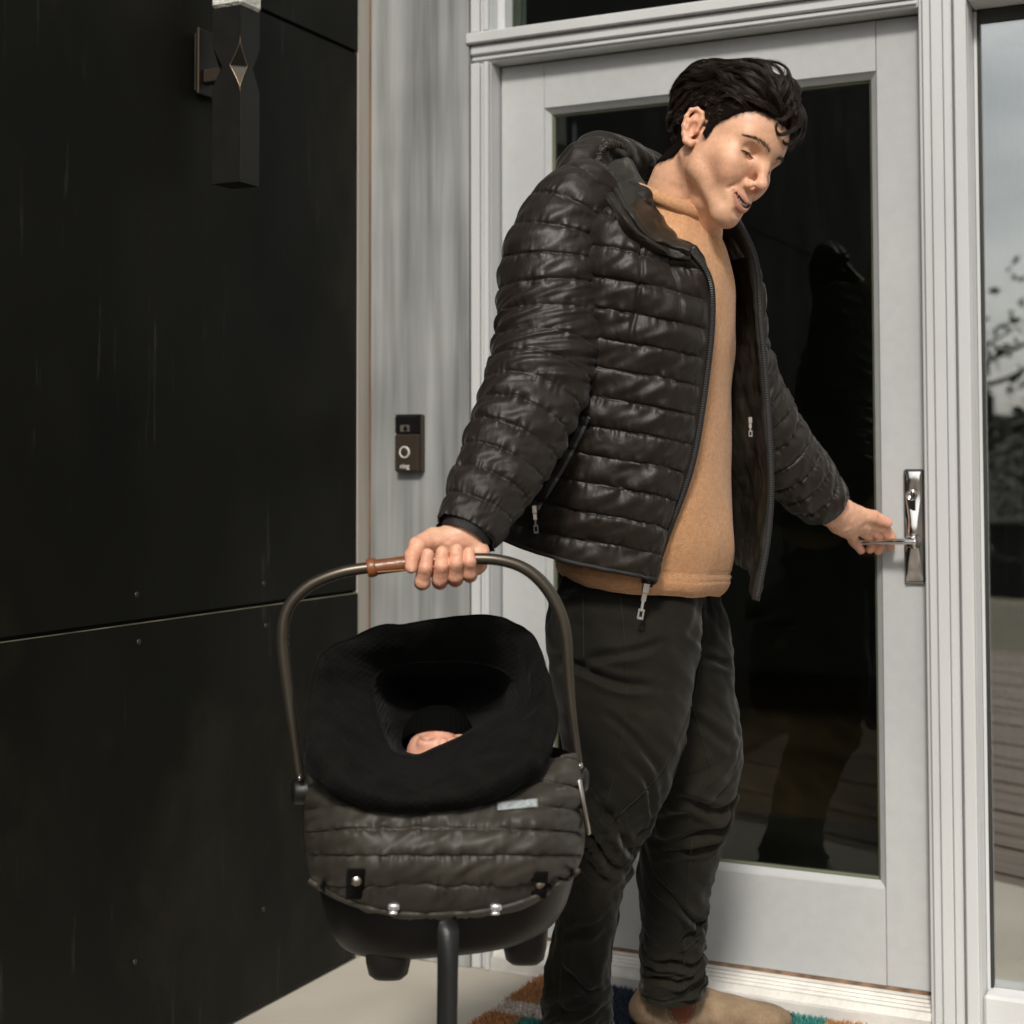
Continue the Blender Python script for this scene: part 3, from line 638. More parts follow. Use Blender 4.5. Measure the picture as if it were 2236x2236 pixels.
def sleeve(px, seed, nrows, ns=420, nu=200, amp=.0078, folds=0.):
    """px rows: x, y, distance, half width in pixels, depth ratio"""
    px = np.array(px, float); path = np.array([at(*p[:3]) for p in px]); ra = np.array([pxm(p[3], p[2]) for p in px]); rb = ra*px[:, 4]
    def disp(ph, s, fr):
        rw = fr*nrows+.10*np.cos(ph-1.0)+.06*np.sin(2*ph+fr*9)
        d = puffs(rw, ph*.09, seed, amp)
        el = np.exp(-((fr-.47)/.11)**2)
        fd = n2(ph*1.3+fr*20, fr*34+ph*1.4, seed+5, 2); d = d*(1-.45*el)+.013*el*folds*np.abs(fd)-.004*el*folds
        return d*sst(0, .01, fr)
    return tube(path, ra, rb, nu, ns, disp=disp, caps=False)
SLR = [(1318, 405, 2.70, 60, 1.0), (1268, 440, 2.675, 84, 1.1), (1226, 520, 2.655, 104, 1.05), (1209, 610, 2.64, 112, 1.0), (1200, 720, 2.62, 112, .95), (1178, 820, 2.595, 110, .9), (1140, 920, 2.56, 101, .88), (1093, 1020, 2.52, 90, .88), (1046, 1110, 2.475, 74, .9), (1016, 1166, 2.45, 63, .95)]
SLL = [(1500, 520, 2.96, 70, 1.0), (1545, 640, 3.0, 84, 1.0), (1600, 800, 3.05, 86, 1.0), (1650, 915, 3.09, 84, 1.0), (1708, 995, 3.13, 74, 1.0), (1765, 1058, 3.165, 63, 1.0), (1806, 1104, 3.192, 52, 1.0)]
sr = sleeve(SLR, 60, 15, folds=1.0, amp=.0068); sl_ = sleeve(SLL, 80, 15, ns=300, folds=.8, amp=.0068)
V, Fq = joinq((JV, JF), sr, sl_)
me = mk_mesh('jacket', V-root_loc(MAN), Fq); me.materials.append(m_jk); me.materials.append(m_ln)
mi = np.zeros(len(me.polygons), np.int32); mi[:len(matid)] = matid[:len(mi)]; me.polygons.foreach_set('material_index', mi)
JK.data = me
# inner cuffs
def cuff(px, px2, name):
    p0, p1 = at(*px[:3]), at(*px2[:3]); r0, r1 = pxm(px[3], px[2]), pxm(px2[3], px2[2])
    return part(name, tube([p0, (p0+p1)/2, p1], [r0, (r0+r1)/2*1.04, r1], None, 60, 14, disp=lambda ph, s, fr: .0015*np.sin(fr*np.pi)+.001*n2(ph*4, fr*5, 3), caps=False), m_zip, JK)
cuff((1030, 1140, 2.46, 60), (1011, 1176, 2.445, 52), 'cuff'); cuff((1798, 1095, 3.188, 46), (1814, 1113, 3.198, 41), 'cuff')
bv = BVHTree.FromPolygons([Vector(v) for v in JV[:m_]], f.tolist())
def onj(x, y, off=.003):
    d = Vector(ray(x, y)).normalized(); h = bv.ray_cast(Vector(CO), d); return np.array(h[0]-d*off) if h[0] else None

# zips along both front edges
def zipper(edge, inward, name):
    e = cr(edge, 200); s_ = np.concatenate([[0], np.cumsum(np.linalg.norm(np.diff(e, axis=0), axis=1))]); n_t = int(s_[-1]/.0042)
    tape = part(name, tube(e, [.0055]*200, [.003]*200, 8, 200, ref=(0, 1, 0)), m_zip, JK)
    q = np.linspace(.01, s_[-1]-.004, n_t); c = np.stack([np.interp(q, s_, e[:, k]) for k in range(3)], -1); T = nrm(np.gradient(c, axis=0)); S = nrm(np.cross(T, (0, 1, 0)))*inward; Nn = np.cross(T, S); Nn *= -np.sign(Nn[:, 1:2])
    bx = []
    for k in range(n_t): bx.append(cbox((-.0012, -.0016, -.001), (.0012, .0034, .0048), .0004, np.array([T[k], S[k], -Nn[k]*-1]), c[k]))
    part('zip_teeth', join(*bx), m_tooth, tape, False); return tape
zr = zipper(zipR, 1, 'zip'); zl = zipper(zipL, 1, 'zip')
# sliders
def slider(x, y, Y, name, par, s=1.0, tx=-10, ln=72):
    c = at(x, y, Y); ex = nrm(CR); ez = np.array([tx*.012, 0, -1.]); ez = nrm(ez); ex = nrm(np.cross(ez, (0, 1, 0))); ey = np.cross(ez, ex); M3 = np.array([ex, ey, ez])
    k = s*Y/F_PX
    b_ = part(name, cbox((-8*k, -3*k, -12*k), (8*k, 4*k, 12*k), 2.5*k, M3, c), m_nick, par, False)
    part('puller', cbox((-6*k, -4*k, 10*k), (6*k, -1*k, 30*k), 2*k, M3, c), m_nick, b_, False)
    part('puller', cbox((-3*k, -3*k, 28*k), (3*k, 0, (ln-22)*k), 1.2*k, M3, c), m_pull, b_, False)
    fr_ = join(cbox((-7*k, -4*k, (ln-24)*k), (-3*k, 1*k, ln*k), 1.5*k, M3, c), cbox((3*k, -4*k, (ln-24)*k), (7*k, 1*k, ln*k), 1.5*k, M3, c), cbox((-3*k, -3.5*k, (ln-24)*k), (3*k, .5*k, (ln-18)*k), 1*k, M3, c), cbox((-3*k, -3.5*k, (ln-6)*k), (3*k, .5*k, ln*k), 1*k, M3, c))
    part('pull_loop', fr_, m_pull, b_, False)
slider(1410, 1284, 2.668, 'slider', zr, 1.0, -16, 70)
slider(1638, 917, 2.76, 'slider', zl, .6, 2, 62)
# chest inner cord above it and pocket zip
pk = [onj(1277+(1166-1277)*t+6*math.sin(t*3.1), 912+(1112-912)*t, .005) for t in np.linspace(0, 1, 24)]
pk = [p for p in pk if p is not None]
pkz = part('pocket_zip', tube(pk, [.0085]*len(pk), [.004]*len(pk), 10, 60), m_zip, JK)
S = cr(np.array(pk), 90); T = nrm(np.gradient(S, axis=0)); bx = [cbox((-.0012, -.003, -.0012), (.0012, .003, .003), .0004, np.array([T[k], nrm(np.cross(T[k], (0, 1, 0))), np.cross(T[k], nrm(np.cross(T[k], (0, 1, 0))))]), S[k]+np.array([.006, -.003, 0])) for k in range(0, 90)]
part('zip_teeth', join(*bx), m_tooth, pkz, False)
pe = pk[-1]; k_ = (pe[1]); slider(1167, 1112, pe[1]-.006, 'slider', pkz, .8, 6, 66)

# ---- collar and hood
def loft(A, B, na, nb, bulge, nsgn=(0, -1, 0), C=None):
    A = cr(A, na); B = cr(B, na); t = np.linspace(0, 1, nb)[None, :, None]
    P = A[:, None]*(1-t)+B[:, None]*t
    if C is not None: Cc = cr(C, na); P = A[:, None]*(1-t)**2+2*Cc[:, None]*t*(1-t)+B[:, None]*t**2
    N = gnormals(P); N *= np.sign((N*np.asarray(nsgn, float)).sum(-1).mean()); a = np.linspace(0, 1, na)[:, None]; b = np.linspace(0, 1, nb)[None]
    return P+N*bulge(a, b)[..., None], N
def fwd(pts, off):
    out = []
    for x, y, Y in pts:
        h = onj(x, y, 0.); out.append(at(x, y, min(Y, h[1]-off) if h is not None else Y))
    return np.array(out)
# right lapel, lining side turned out
oe = fwd([(1310, 372, 2.72), (1327, 399, 2.69), (1349, 429, 2.655), (1373, 466, 2.625), (1396, 500, 2.612), (1433, 526, 2.61), (1470, 541, 2.62), (1506, 549, 2.64)], .020)
ie = fwd([(1385, 352, 2.80), (1403, 385, 2.76), (1416, 410, 2.725), (1430, 438, 2.70), (1446, 468, 2.68), (1462, 497, 2.665), (1480, 522, 2.655), (1508, 546, 2.645)], .010)
Pl, Nl = loft(oe, ie, 90, 40, lambda a, b: .014*np.sin(np.pi*b)**.7*(1-.4*a)+.004*n2(a*9, b*3, 5, 2)+.003*np.exp(-((b-.08)/.03)**2))
hood = part('hood', shellgrid(Pl, .006, Nl), m_ln, JK); fix_normals(hood)
part('lapel_piping', tube(Pl[:, 0]+Nl[:, 0]*.002, [.003]*90, None, 8, 180), m_jk, hood)
# outer side of collar falling onto the shoulder
sh = fwd([(1268, 402, 2.70), (1296, 418, 2.665), (1328, 446, 2.632), (1352, 486, 2.605), (1380, 520, 2.598), (1418, 545, 2.598), (1462, 560, 2.61), (1508, 560, 2.635)], .004)
P2, N2_ = loft(sh, oe, 90, 30, lambda a, b: .012*np.sin(np.pi*np.clip(b*1.1, 0, 1))+.004*n2(a*12, b*3, 8, 2))
o = part('collar_outer', shellgrid(P2, .006, N2_), m_jk, hood); fix_normals(o)
# bunched hood behind the neck
hpx = [(1240, 470, 2.72, 30), (1246, 425, 2.735, 42), (1264, 380, 2.755, 50), (1296, 346, 2.785, 46), (1338, 334, 2.82, 34), (1378, 342, 2.86, 32), (1414, 362, 2.89, 30), (1450, 390, 2.90, 26)]
hp_ = np.array([at(*p[:3]) for p in hpx]); hr = np.array([pxm(p[3], p[2]) for p in hpx])
def hood_d(ph, s, fr):
    f1 = n2(ph*1.2+fr*3, fr*13+ph*.8, 21, 3); f2 = n2(ph*3+fr*6, fr*26-ph*2, 22, 2)
    return .010*n2(ph*.8+fr*2, fr*6+ph*.6, 21, 2)+.005*np.abs(n2(ph*1.2+fr*4, fr*14-ph*1.5, 22, 1))
o = part('hood_bunch', tube(hp_, hr, hr*1.25, 90, 200, disp=hood_d), m_jk, hood)
# rim fold and hollow of the hood
rim_p = ats([(1322, 404, 2.685), (1312, 372, 2.70), (1308, 346, 2.715), (1318, 322, 2.735), (1344, 318, 2.77), (1372, 330, 2.81), (1402, 346, 2.86)])
part('hood_rim', tube(rim_p, [.006, .0075, .008, .008, .007, .006, .005], None, 20, 160, disp=lambda ph, s, fr: .003*n2(ph*1.5, fr*34, 31, 2)+.0015*np.sin(fr*150)), m_jk, hood)
inr = ats([(1345, 425, 2.70), (1352, 400, 2.73), (1360, 380, 2.76), (1368, 362, 2.80), (1382, 352, 2.84), (1394, 352, 2.87), (1410, 360, 2.89)])
P3, N3 = loft(rim_p, inr, 60, 24, lambda a, b: -.016*np.sin(np.pi*b)+.007*n2(a*6, b*4, 41, 2))
o = part('hood_lining', shellgrid(P3, .004, N3), m_ln, hood); fix_normals(o)
# left collar, seen from inside beyond the neck
lo_ = ats([(1500, 470, 2.80), (1530, 490, 2.80), (1560, 520, 2.80), (1590, 570, 2.79)]); le = ats([(1585, 440, 2.82), (1606, 466, 2.80), (1630, 505, 2.785), (1648, 562, 2.77)])
P4, N4 = loft(lo_, le, 50, 24, lambda a, b: .010*np.sin(np.pi*b)+.005*n2(a*5, b*4, 44, 2))
o = part('collar_far', shellgrid(P4, .008, N4), m_ln, hood); fix_normals(o)
hemb = part('hem_binding', tube(np.concatenate([Pj[4:-4:6, 0]]), [.004]*len(Pj[4:-4:6, 0]), None, 8, 300), m_zip, JK)

# ---------------------------------------------------------------- trousers
m_tr = mat('charcoal_cord_twill', (.0062, .0060, .0048), .85, spec=.15, var=.35, vscale=4.5, base2=(.0165, .0145, .0098), fine=.30, fscale=520., bump=.45, bscale=520, bdist=.002, sheen=.12)
def creases(ph, fr, lst):
    d = 0
    for ph0, fr0, dph, slope, depth, w in lst:
        x = (ph-ph0+np.pi) % (2*np.pi)-np.pi; k = (fr-fr0-slope*x-.006*np.sin(x*5))/w; win = np.exp(-(x/dph)**4)
        d = d+depth*win*(-np.exp(-k*k)+.75*np.exp(-((k-1.6)/.9)**2)+.45*np.exp(-((k+1.7)/.9)**2))
    return d
def leg(rows, seed, ns=420, nu=160, knee=.5, cre=()):
    rows = np.array(rows, float); path = np.array([at((r[0]+r[1])/2, r[2], r[3]) for r in rows]); ra = np.array([pxm((r[1]-r[0])/2, r[3]) for r in rows]); rb = ra*rows[:, 4]
    def disp(ph, s, fr):
        kn = np.exp(-((fr-knee)/.09)**2); hm = sst(.80, .93, fr)*sst(1.0, .985, fr); up = sst(.25, .02, fr)
        f1 = n2(ph*.9+fr*4, fr*26+ph*1.2, seed, 2); f2 = n2(ph*.7+1.3, fr*60+ph*1.6, seed+3, 2); f3 = n2(ph*1.6, fr*7, seed+6, 2)
        return .0045*f3+.013*kn*(np.abs(f1)*1.6-.5)+.009*hm*(f2)+.007*up*n2(ph*2, fr*16+ph*2, seed+8, 2)+.0045*n2(ph*1.2+fr*9, fr*26-ph*2, seed+9, 2)+creases(ph, fr, cre)
    return tube(path, ra, rb, nu, ns, disp=disp, caps=False)
LR = [(1230, 1480, 1240, 2.83, .50), (1204, 1525, 1290, 2.82, .66), (1198, 1533, 1330, 2.815, .76), (1193, 1528, 1400, 2.81, .85), (1205, 1513, 1500, 2.805, .85), (1222, 1496, 1600, 2.80, .85), (1240, 1472, 1680, 2.80, .85), (1250, 1430, 1770, 2.80, .85), (1248, 1392, 1850, 2.82, .9), (1228, 1360, 1950, 2.85, .9), (1204, 1338, 2060, 2.87, .9), (1186, 1328, 2140, 2.88, .95), (1176, 1340, 2235, 2.88, .95), (1168, 1345, 2300, 2.88, .95)]
LL = [(1400, 1545, 1240, 2.94, .5), (1395, 1565, 1290, 2.96, .66), (1390, 1580, 1340, 2.975, .8), (1385, 1592, 1400, 2.98, .85), (1392, 1606, 1500, 2.985, .85), (1402, 1616, 1600, 2.99, .85), (1405, 1619, 1660, 3.0, .85), (1402, 1604, 1740, 3.02, .85), (1400, 1577, 1830, 3.06, .85), (1394, 1556, 1930, 3.10, .85), (1400, 1542, 2020, 3.14, .85), (1398, 1537, 2085, 3.17, .9), (1400, 1536, 2140, 3.19, .95), (1402, 1537, 2166, 3.195, .95)]
CRR = [(4.3, .205, .7, .030, .010, .010), (4.6, .165, .5, -.05, .006, .009), (4.9, .33, .5, .09, .006, .010), (5.0, .50, .9, .055, .012, .011), (4.6, .545, .8, .045, .011, .010), (4.4, .585, .7, .02, .008, .010), (5.3, .42, .6, .10, .007, .012), (4.6, .72, .6, -.05, .006, .012), (4.8, .84, .7, .03, .008, .010), (4.5, .90, .8, -.02, .008, .008)]
CRL = [(5.0, .475, .8, .020, .013, .011), (5.2, .53, .8, -.040, .012, .011), (4.9, .575, .7, -.03, .008, .010), (5.4, .20, .6, .02, .008, .009), (5.0, .33, .6, .06, .006, .012), (4.9, .74, .9, .085, .009, .011), (5.0, .885, 1.2, .010, .012, .009), (4.6, .925, 1.0, -.012, .010, .008), (5.3, .80, .6, -.06, .007, .010)]
TRV = joinq(leg(LR, 5, knee=.52, cre=CRR), leg(LL, 15, knee=.48, cre=CRL))
TRS = part('trousers', TRV, m_tr, MAN)
tb = BVHTree.FromPolygons([Vector(v) for v in TRV[0]], TRV[1].tolist())
def ont(x, y, off=.0012):
    d = Vector(ray(x, y)).normalized(); h = tb.ray_cast(Vector(CO), d); return np.array(h[0]-d*off) if h[0] else None
m_seam = mat('trouser_stitching', (.019, .017, .012), .8, spec=.2)
def seam(pts, name='seam', r=.0011):
    X = cr(np.array(pts, float), 60); q = [ont(*p) for p in X]; q = [p for p in q if p is not None]
    if len(q) > 6: part(name, tube(q, [r]*len(q), None, 6, len(q)*2), m_seam, TRS)
seam([(1355, 1300), (1362, 1380), (1367, 1440), (1368, 1520), (1360, 1600), (1340, 1700), (1310, 1800)])
seam([(1535, 1400+0), (1510, 1540), (1440, 1690), (1330, 1800)])
seam([(1272, 1290), (1274, 1360), (1275, 1440)], 'pocket_seam')
seam([(1513, 1545), (1535, 1620), (1552, 1680), (1550, 1690), (1525, 1760), (1510, 1850), (1500, 1960), (1495, 2050), (1492, 2160)])
seam([(1232, 2020), (1225, 2110), (1222, 2180), (1224, 2232)])
# waist and seat, hidden under jacket and sweater
zz = np.linspace(.80, 1.06, 20); ph = np.linspace(0, 2*np.pi, 80, endpoint=False)
k_ = sst(.80, .93, zz); P = bf((.07+.035*k_)[None]*np.cos(ph)[:, None]-.005, (.115+.025*k_)[None]*np.sin(ph)[:, None], np.broadcast_to(zz, (80, 20)))
o = part('seat', grid(P, True), m_tr, TRS); fix_normals(o)

# ---------------------------------------------------------------- boots
m_sd = mat('tan_suede', (.19, .128, .076), .9, spec=.2, var=.25, vscale=14, base2=(.31, .222, .142), bump=.7, bscale=45, bdet=8, bdist=.004, fine=.10, fscale=260., sheen=.08)
m_el = mat('rust_elastic', (.15, .045, .022), .9, bump=.5, bscale=260, bstretch=(1, .15, .15)); m_sole = mat('crepe_sole', (.16, .11, .07), .85, var=.2, vscale=30)
def boot_sdf(P):
    d = S_ell(P, (.03, 0, .055), (.058, .040, .050))                                   # heel
    d = smin(d, S_cone(P, (.05, 0, .06), (.155, .004, .045), .042, .038), .04)
    d = smin(d, S_ell(P, (.215, .006, .040), (.075, .046, .037)), .05)                 # toe
    d = smin(d, S_cone(P, (.045, 0, .07), (.045, 0, .17), .046, .052), .03)             # shaft
    d = smin(d, S_cone(P, (.06, 0, .105), (.165, .003, .058), .034, .024), .03)        # instep
    d = smax(d, .018-P[..., 2], .006); d = smax(d, P[..., 2]-.155, .004)
    return d+.0012*np.sin(P[..., 0]*90+P[..., 2]*60)*np.exp(-((P[..., 0]-.13)/.03)**2)
def sole_sdf(P):
    q = P*np.array([1, 1, 0], np.float32); d = np.minimum(S_ell(q, (.215, .006, 0), (.082, .051, 1)), np.minimum(S_ell(q, (.045, 0, 0), (.058, .044, 1)), S_cone(q, (.06, 0, 0), (.19, .004, 0), .040, .043)))
    return smax(smax(d, P[..., 2]-.024, .006), -P[..., 2]+.001, .004)
BV, BF = surfnet(boot_sdf, (-.05, -.07, 0), (.31, .075, .17), .0030); BV = BV*np.array([1.04, 1.05, .84]); SV, SF = surfnet(sole_sdf, (-.04, -.07, -.01), (.32, .075, .035), .004)
def boot(heel, ang, mirror):
    c, s = math.cos(ang), math.sin(ang); R = np.array([[c, s, 0], [-s, c, 0], [0, 0, 1.]])
    f_ = lambda V: (V*np.array([1, -1 if mirror else 1, 1]))@R+np.asarray(heel)
    fl = (lambda F_: F_[:, ::-1]) if mirror else (lambda F_: F_)
    b_ = part('boot', (f_(BV), fl(BF)), m_sd, MAN); part('sole', (f_(SV), fl(SF)), m_sole, b_)
    m = (((BV[:, 0]-.080)/.026)**2+((BV[:, 2]-.078)/.044)**2 < 1)
    for sg in (1, -1):
        mm = m & (BV[:, 1]*sg > 0); fm = mm[BF].all(1); F2 = BF[fm]; ids = np.unique(F2); mp2 = -np.ones(len(BV), int); mp2[ids] = np.arange(len(ids))
        if len(ids): part('elastic_gusset', (f_(BV[ids]+np.array([0, sg*.0018, 0])), fl(mp2[F2])), m_el, b_)
    pts = [np.array([.080+.028*math.cos(t_), 0, .078+.046*math.sin(t_)]) for t_ in np.linspace(math.radians(140), math.radians(400), 40)]
    loc = BVHTree.FromPolygons([Vector(v) for v in BV], BF.tolist())
    for sg in (1, -1):
        for line in ([(.022, .02+.012*k) for k in range(10)], [(.022+.010*k, .034-.004*math.sin(k*.9)*0+.0016*k*k*.2) for k in range(7)]):
            q = []
            for px_, pz_ in line:
                h = loc.ray_cast(Vector((px_, sg*.2, pz_)), Vector((0, -sg, 0)))
                if h[0]: q.append(np.array(h[0])+np.array([0, sg*.0008, 0]))
            if len(q) > 4: part('seam', tube(f_(np.array(q)), [.0011]*len(q), None, 6, len(q)*2), m_sole, b_)
    for sg in (1, -1):
        q = []
        for p in pts:
            h = loc.ray_cast(Vector((p[0], sg*.2, p[2])), Vector((0, -sg, 0)))
            if h[0]: q.append(np.array(h[0])+np.array([0, sg*.001, 0]))
        if len(q) > 4: part('welt_stitch', tube(f_(np.array(q)), [.0013]*len(q), None, 6, len(q)*2), m_sole, b_)
boot(gnd(1404, 2268)+np.array([0, 0, .014]), math.radians(-6), False)
boot(np.array([.085, 2.885, 0.001]), math.radians(-32), True)
# ---------------------------------------------------------------- body: head, neck, hands (sculpted), trunk and limbs under the clothes
HY, HP, HR = math.radians(47.52), math.radians(25.34), math.radians(-17.73)
def head_rot(y, p, r):
    f_ = np.array([math.cos(p)*math.cos(y), -math.cos(p)*math.sin(y), -math.sin(p)]); l0 = np.array([math.sin(y), math.cos(y), 0]); u0 = np.cross(f_, l0)
    return np.array([f_, l0*math.cos(r)+u0*math.sin(r), u0*math.cos(r)-l0*math.sin(r)]).T
HM = head_rot(HY, HP, HR); HC = at(1575.3, 330.2, 2.66); HS = .984
def h2w(V): return HC+(np.asarray(V)*HS)@HM.T
def w2h(V): return ((np.asarray(V)-HC)@HM)/HS
nkb = w2h(at(1468, 470, 2.735)); nkm = w2h(at(1490, 400, 2.715)); clav = w2h(at(1545, 500, 2.69))
mast = np.array([-.020, -.050, -.040])
def chain(P, pts, rs, k=.004):
    d = None
    for a, b, ra, rb in zip(pts[:-1], pts[1:], rs[:-1], rs[1:]):
        e = S_cone(P, a, b, ra, rb); d = e if d is None else smin(d, e, k)
    return d
EYE = [np.array([.0705, s*.0325, .0105]) for s in (-1, 1)]
def ear_pts(s):
    e0 = np.array([-.010, s*.0735, .004])
    def q(x, z, o=0.): x2, z2 = (x*1.0-.12*z)*.88, z*.88; return e0+np.array([x2, s*(.005+.42*(.012-x2)+o), z2])
    return q
def head_base(P):
    d = S_ell(P, (-.015, 0, .048), (.103, .0765, .085))
    d = smin(d, S_ell(P, (.030, 0, .012), (.066, .0615, .090)), .03)
    d = smin(d, S_ell(P, (.055, 0, .050), (.042, .055, .045)), .03)
    for s in (-1, 1):
        d = smin(d, S_cone(P, (.016, s*.0435, -.050), (.077, s*.012, -.097), .016, .015), .030)
        d = smin(d, S_cone(P, (.004, s*.056, -.006), (.016, s*.0440, -.050), .013, .015), .025)
        d = smin(d, S_ell(P, (.056, s*.0445, -.014), (.030, .0205, .020)), .022)
        d = smin(d, S_ell(P, (.072, s*.0345, -.036), (.016, .016, .018)), .03)          # smiling cheek
        d = smin(d, S_cone(P, (.090, s*.010, .031), (.074, s*.047, .031), .0085, .006), .018)   # brow ridge
    d = smin(d, S_ell(P, (.080, 0, -.098), (.0165, .020, .0165)), .022)                # chin
    d = smin(d, S_ell(P, (.078, 0, -.066), (.024, .030, .026)), .02)                   # muzzle
    d = smin(d, chain(P, [(.090, 0, .024), (.102, 0, .000), (.1135, 0, -.024)], [.0080, .0076, .0082], .01), .012)
    d = smin(d, S_ell(P, (.1150, 0, -.0275), (.0105, .0088, .0092)), .008)
    for s in (-1, 1):
        d = smin(d, S_ell(P, (.1008, s*.0128, -.0355), (.0105, .0066, .0080)), .007)   # nostril wing
        d = smax(d, -S_ell(P, (.1062, s*.0078, -.0440), (.0048, .0034, .0030)), .003)
        d = smax(d, -S_ell(P, (.0905, s*.0345, .0105), (.0115, .0150, .0100)), .014)   # socket
        d = smin(d, S_sph(P, EYE[0 if s < 0 else 1], .0138), .004)                     # lids
        d = smax(d, -chain(P, [(.0842, s*.0195, .0020), (.0868, s*.0310, .0022), (.0810, s*.0460, .0046)], [.0020, .0058, .0020], .002), .0012)   # slit between lids
        d = smax(d, -S_cone(P, (.0850, s*.0205, .0135), (.0795, s*.0470, .0125), .0009, .0009), .0025)  # lid crease
        d = smax(d, -chain(P, [(.1010, s*.0195, -.034), (.0945, s*.0290, -.046), (.0855, s*.0350, -.060)], [.0014, .0019, .0012], .002), .006)   # smile fold
    return d
def surf_x(y, z):
    """x of the face surface in front of (y, z)"""
    y = np.asarray(y, np.float32); z = np.asarray(z, np.float32); x = np.full(y.shape, .15, np.float32)
    for _ in range(60): x = x-.8*np.maximum(head_base(np.stack([x, y, z], -1)), 0)
    return x
def on_face(ys, zs, off): xs_ = surf_x(ys, zs); return [np.array([x+off, y, z]) for x, y, z in zip(xs_, ys, zs)]
_t = np.linspace(-1, 1, 11); at_ = np.abs(_t)
LIPU = on_face(.0285*_t, -.0635+.0065*at_**1.6+.0010*np.exp(-(_t/.18)**2)*-1, -.0005)
LIPL = on_face(.0270*_t, -.0785+.0205*at_**1.8, -.0005)
MSL = on_face(.0285*_t, -.0702+.0130*at_**1.7, .0005)
def head_sdf(P):
    d = head_base(P)
    d = smin(d, chain(P, LIPU, [.0012, .0024, .0032, .0037, .0040, .0038, .0040, .0037, .0032, .0024, .0012]), .004)
    d = smin(d, chain(P, LIPL, [.0012, .0026, .0038, .0047, .0052, .0054, .0052, .0047, .0038, .0026, .0012]), .005)
    d = smax(d, -chain(P, MSL, [.0010, .0016, .0022, .0027, .0030, .0031, .0030, .0027, .0022, .0016, .0010]), .0012)
    d = smax(d, -S_cone(P, (float(LIPL[5][0])+.001, -.010, -.0885), (float(LIPL[5][0])+.001, .010, -.0885), .0025, .0025), .008)
    # neck
    nk = S_cone(P, (-.030, 0, -.030), nkm, .050, .051); nk = smin(nk, S_cone(P, nkm, nkb, .053, .066), .02)
    nk = smin(nk, S_cone(P, mast, clav, .011, .011), .02); nk = smin(nk, S_cone(P, (.03, 0, -.09), clav+np.array([0, .02, -.01]), .022, .020), .03)
    d = smin(d, nk, .016)
    for s in (-1, 1):
        q = ear_pts(s)
        e = S_ell(P, q(-.003, .004, -.0035), (.0158, .0062, .0272))
        e = smin(e, chain(P, [q(.010, .006), q(.012, .020, .001), (q(.006, .031, .001)), q(-.006, .034), q(-.016, .027), q(-.0195, .012), q(-.0175, -.006), q(-.011, -.020), q(-.003, -.030, -.001), q(.005, -.031, -.003), q(.009, -.024, -.004)], [.0028, .0034, .0036, .0036, .0036, .0034, .0034, .0038, .0054, .0052, .004], .004), .004)
        e = smax(e, -S_ell(P, q(.002, -.004, .0035), (.0085, .0055, .0125)), .004)
        e = smax(e, -S_ell(P, q(.000, .021, .0052), (.0085, .0035, .0055)), .004)
        e = smin(e, chain(P, [q(-.006, .018, .001), q(-.0105, .006, .001), q(-.009, -.008, .001), q(-.003, -.017, .0)], [.0024, .0030, .0030, .0024], .003), .004)
        e = smin(e, S_sph(P, q(.0105, -.005, .0005), .0040), .004)
        d = smin(d, e, .005)
    return d
HV, HF = surfnet(head_sdf, (-.19, -.105, -.24), (.135, .105, .14), .0020)
HN = None
def vnormals(V, F):
    fn = np.cross(V[F[:, 2]]-V[F[:, 0]], V[F[:, 3]]-V[F[:, 1]]); n = np.zeros_like(V)
    for k in range(4): np.add.at(n, F[:, k], fn)
    return nrm(n)
HN = vnormals(HV, HF)
# hair region on the scalp (height of the hairline as a function of x)
HLX = np.array([-.12, -.085, -.060, -.040, -.026, -.020, .004, .009, .019, .024, .036, .052, .068, .082, .11])
HLZ = np.array([-.075, -.070, -.062, -.040, -.010, .034, .036, -.004, -.008, .024, .034, .054, .068, .074, .076])
def hair_m(V):
    ear = np.abs(V[:, 1]) > .0775
    return (V[:, 2]-np.interp(V[:, 0], HLX, HLZ)), ear
hm, ear = hair_m(HV)
skin = np.array([.72, .412, .262]); C = np.tile(skin, (len(HV), 1))
def blend(C, w, col): return C*(1-w[:, None])+np.asarray(col)*w[:, None]
lipd = np.minimum(chain(HV.astype(np.float32), LIPU, [.0010, .002, .0028, .0033, .0036, .0034, .0036, .0033, .0028, .002, .0010]), chain(HV.astype(np.float32), LIPL, [.001, .0022, .0034, .0043, .0048, .005, .0048, .0043, .0034, .0022, .001]))
for s in (-1, 1):
    C = blend(C, .40*np.exp(-(S_sph(HV, (.066, s*.048, -.035), 0)/.026)**2), (.66, .29, .195))
    C = blend(C, .50*np.exp(-(S_sph(HV, (-.014, s*.080, .004), 0)/.034)**2)*(np.abs(HV[:, 1]) > .069), (.66, .27, .175))
    C = blend(C, .8*np.exp(-(S_cone(HV, (.0845, s*.0215, .0055), (.0815, s*.0450, .0075), 0, 0)/.0019)**2), (.09, .04, .025))
    C = blend(C, .22*np.exp(-(S_sph(HV, (.084, s*.034, .000), 0)/.012)**2), (.42, .19, .13))
    C = blend(C, .45*np.exp(-(S_cone(HV, (.099, s*.013, .0275), (.074, s*.052, .0320), 0, 0)/.0055)**2), (.20, .11, .07))
    C = blend(C, .9*np.exp(-(S_sph(HV, (.1062, s*.0078, -.0445), 0)/.0036)**2), (.12, .04, .03))
C = blend(C, .28*np.exp(-(S_sph(HV, (.115, 0, -.03), 0)/.016)**2), (.60, .25, .16))
C = blend(C, .8*sst(.0028, .0004, lipd), (.52, .205, .16))
C = blend(C, .9*sst(.0010, -.0004, chain(HV.astype(np.float32), MSL, [.0012, .0020, .0028, .0034, .0038, .0039, .0038, .0034, .0028, .0020, .0012])), (.07, .02, .018))
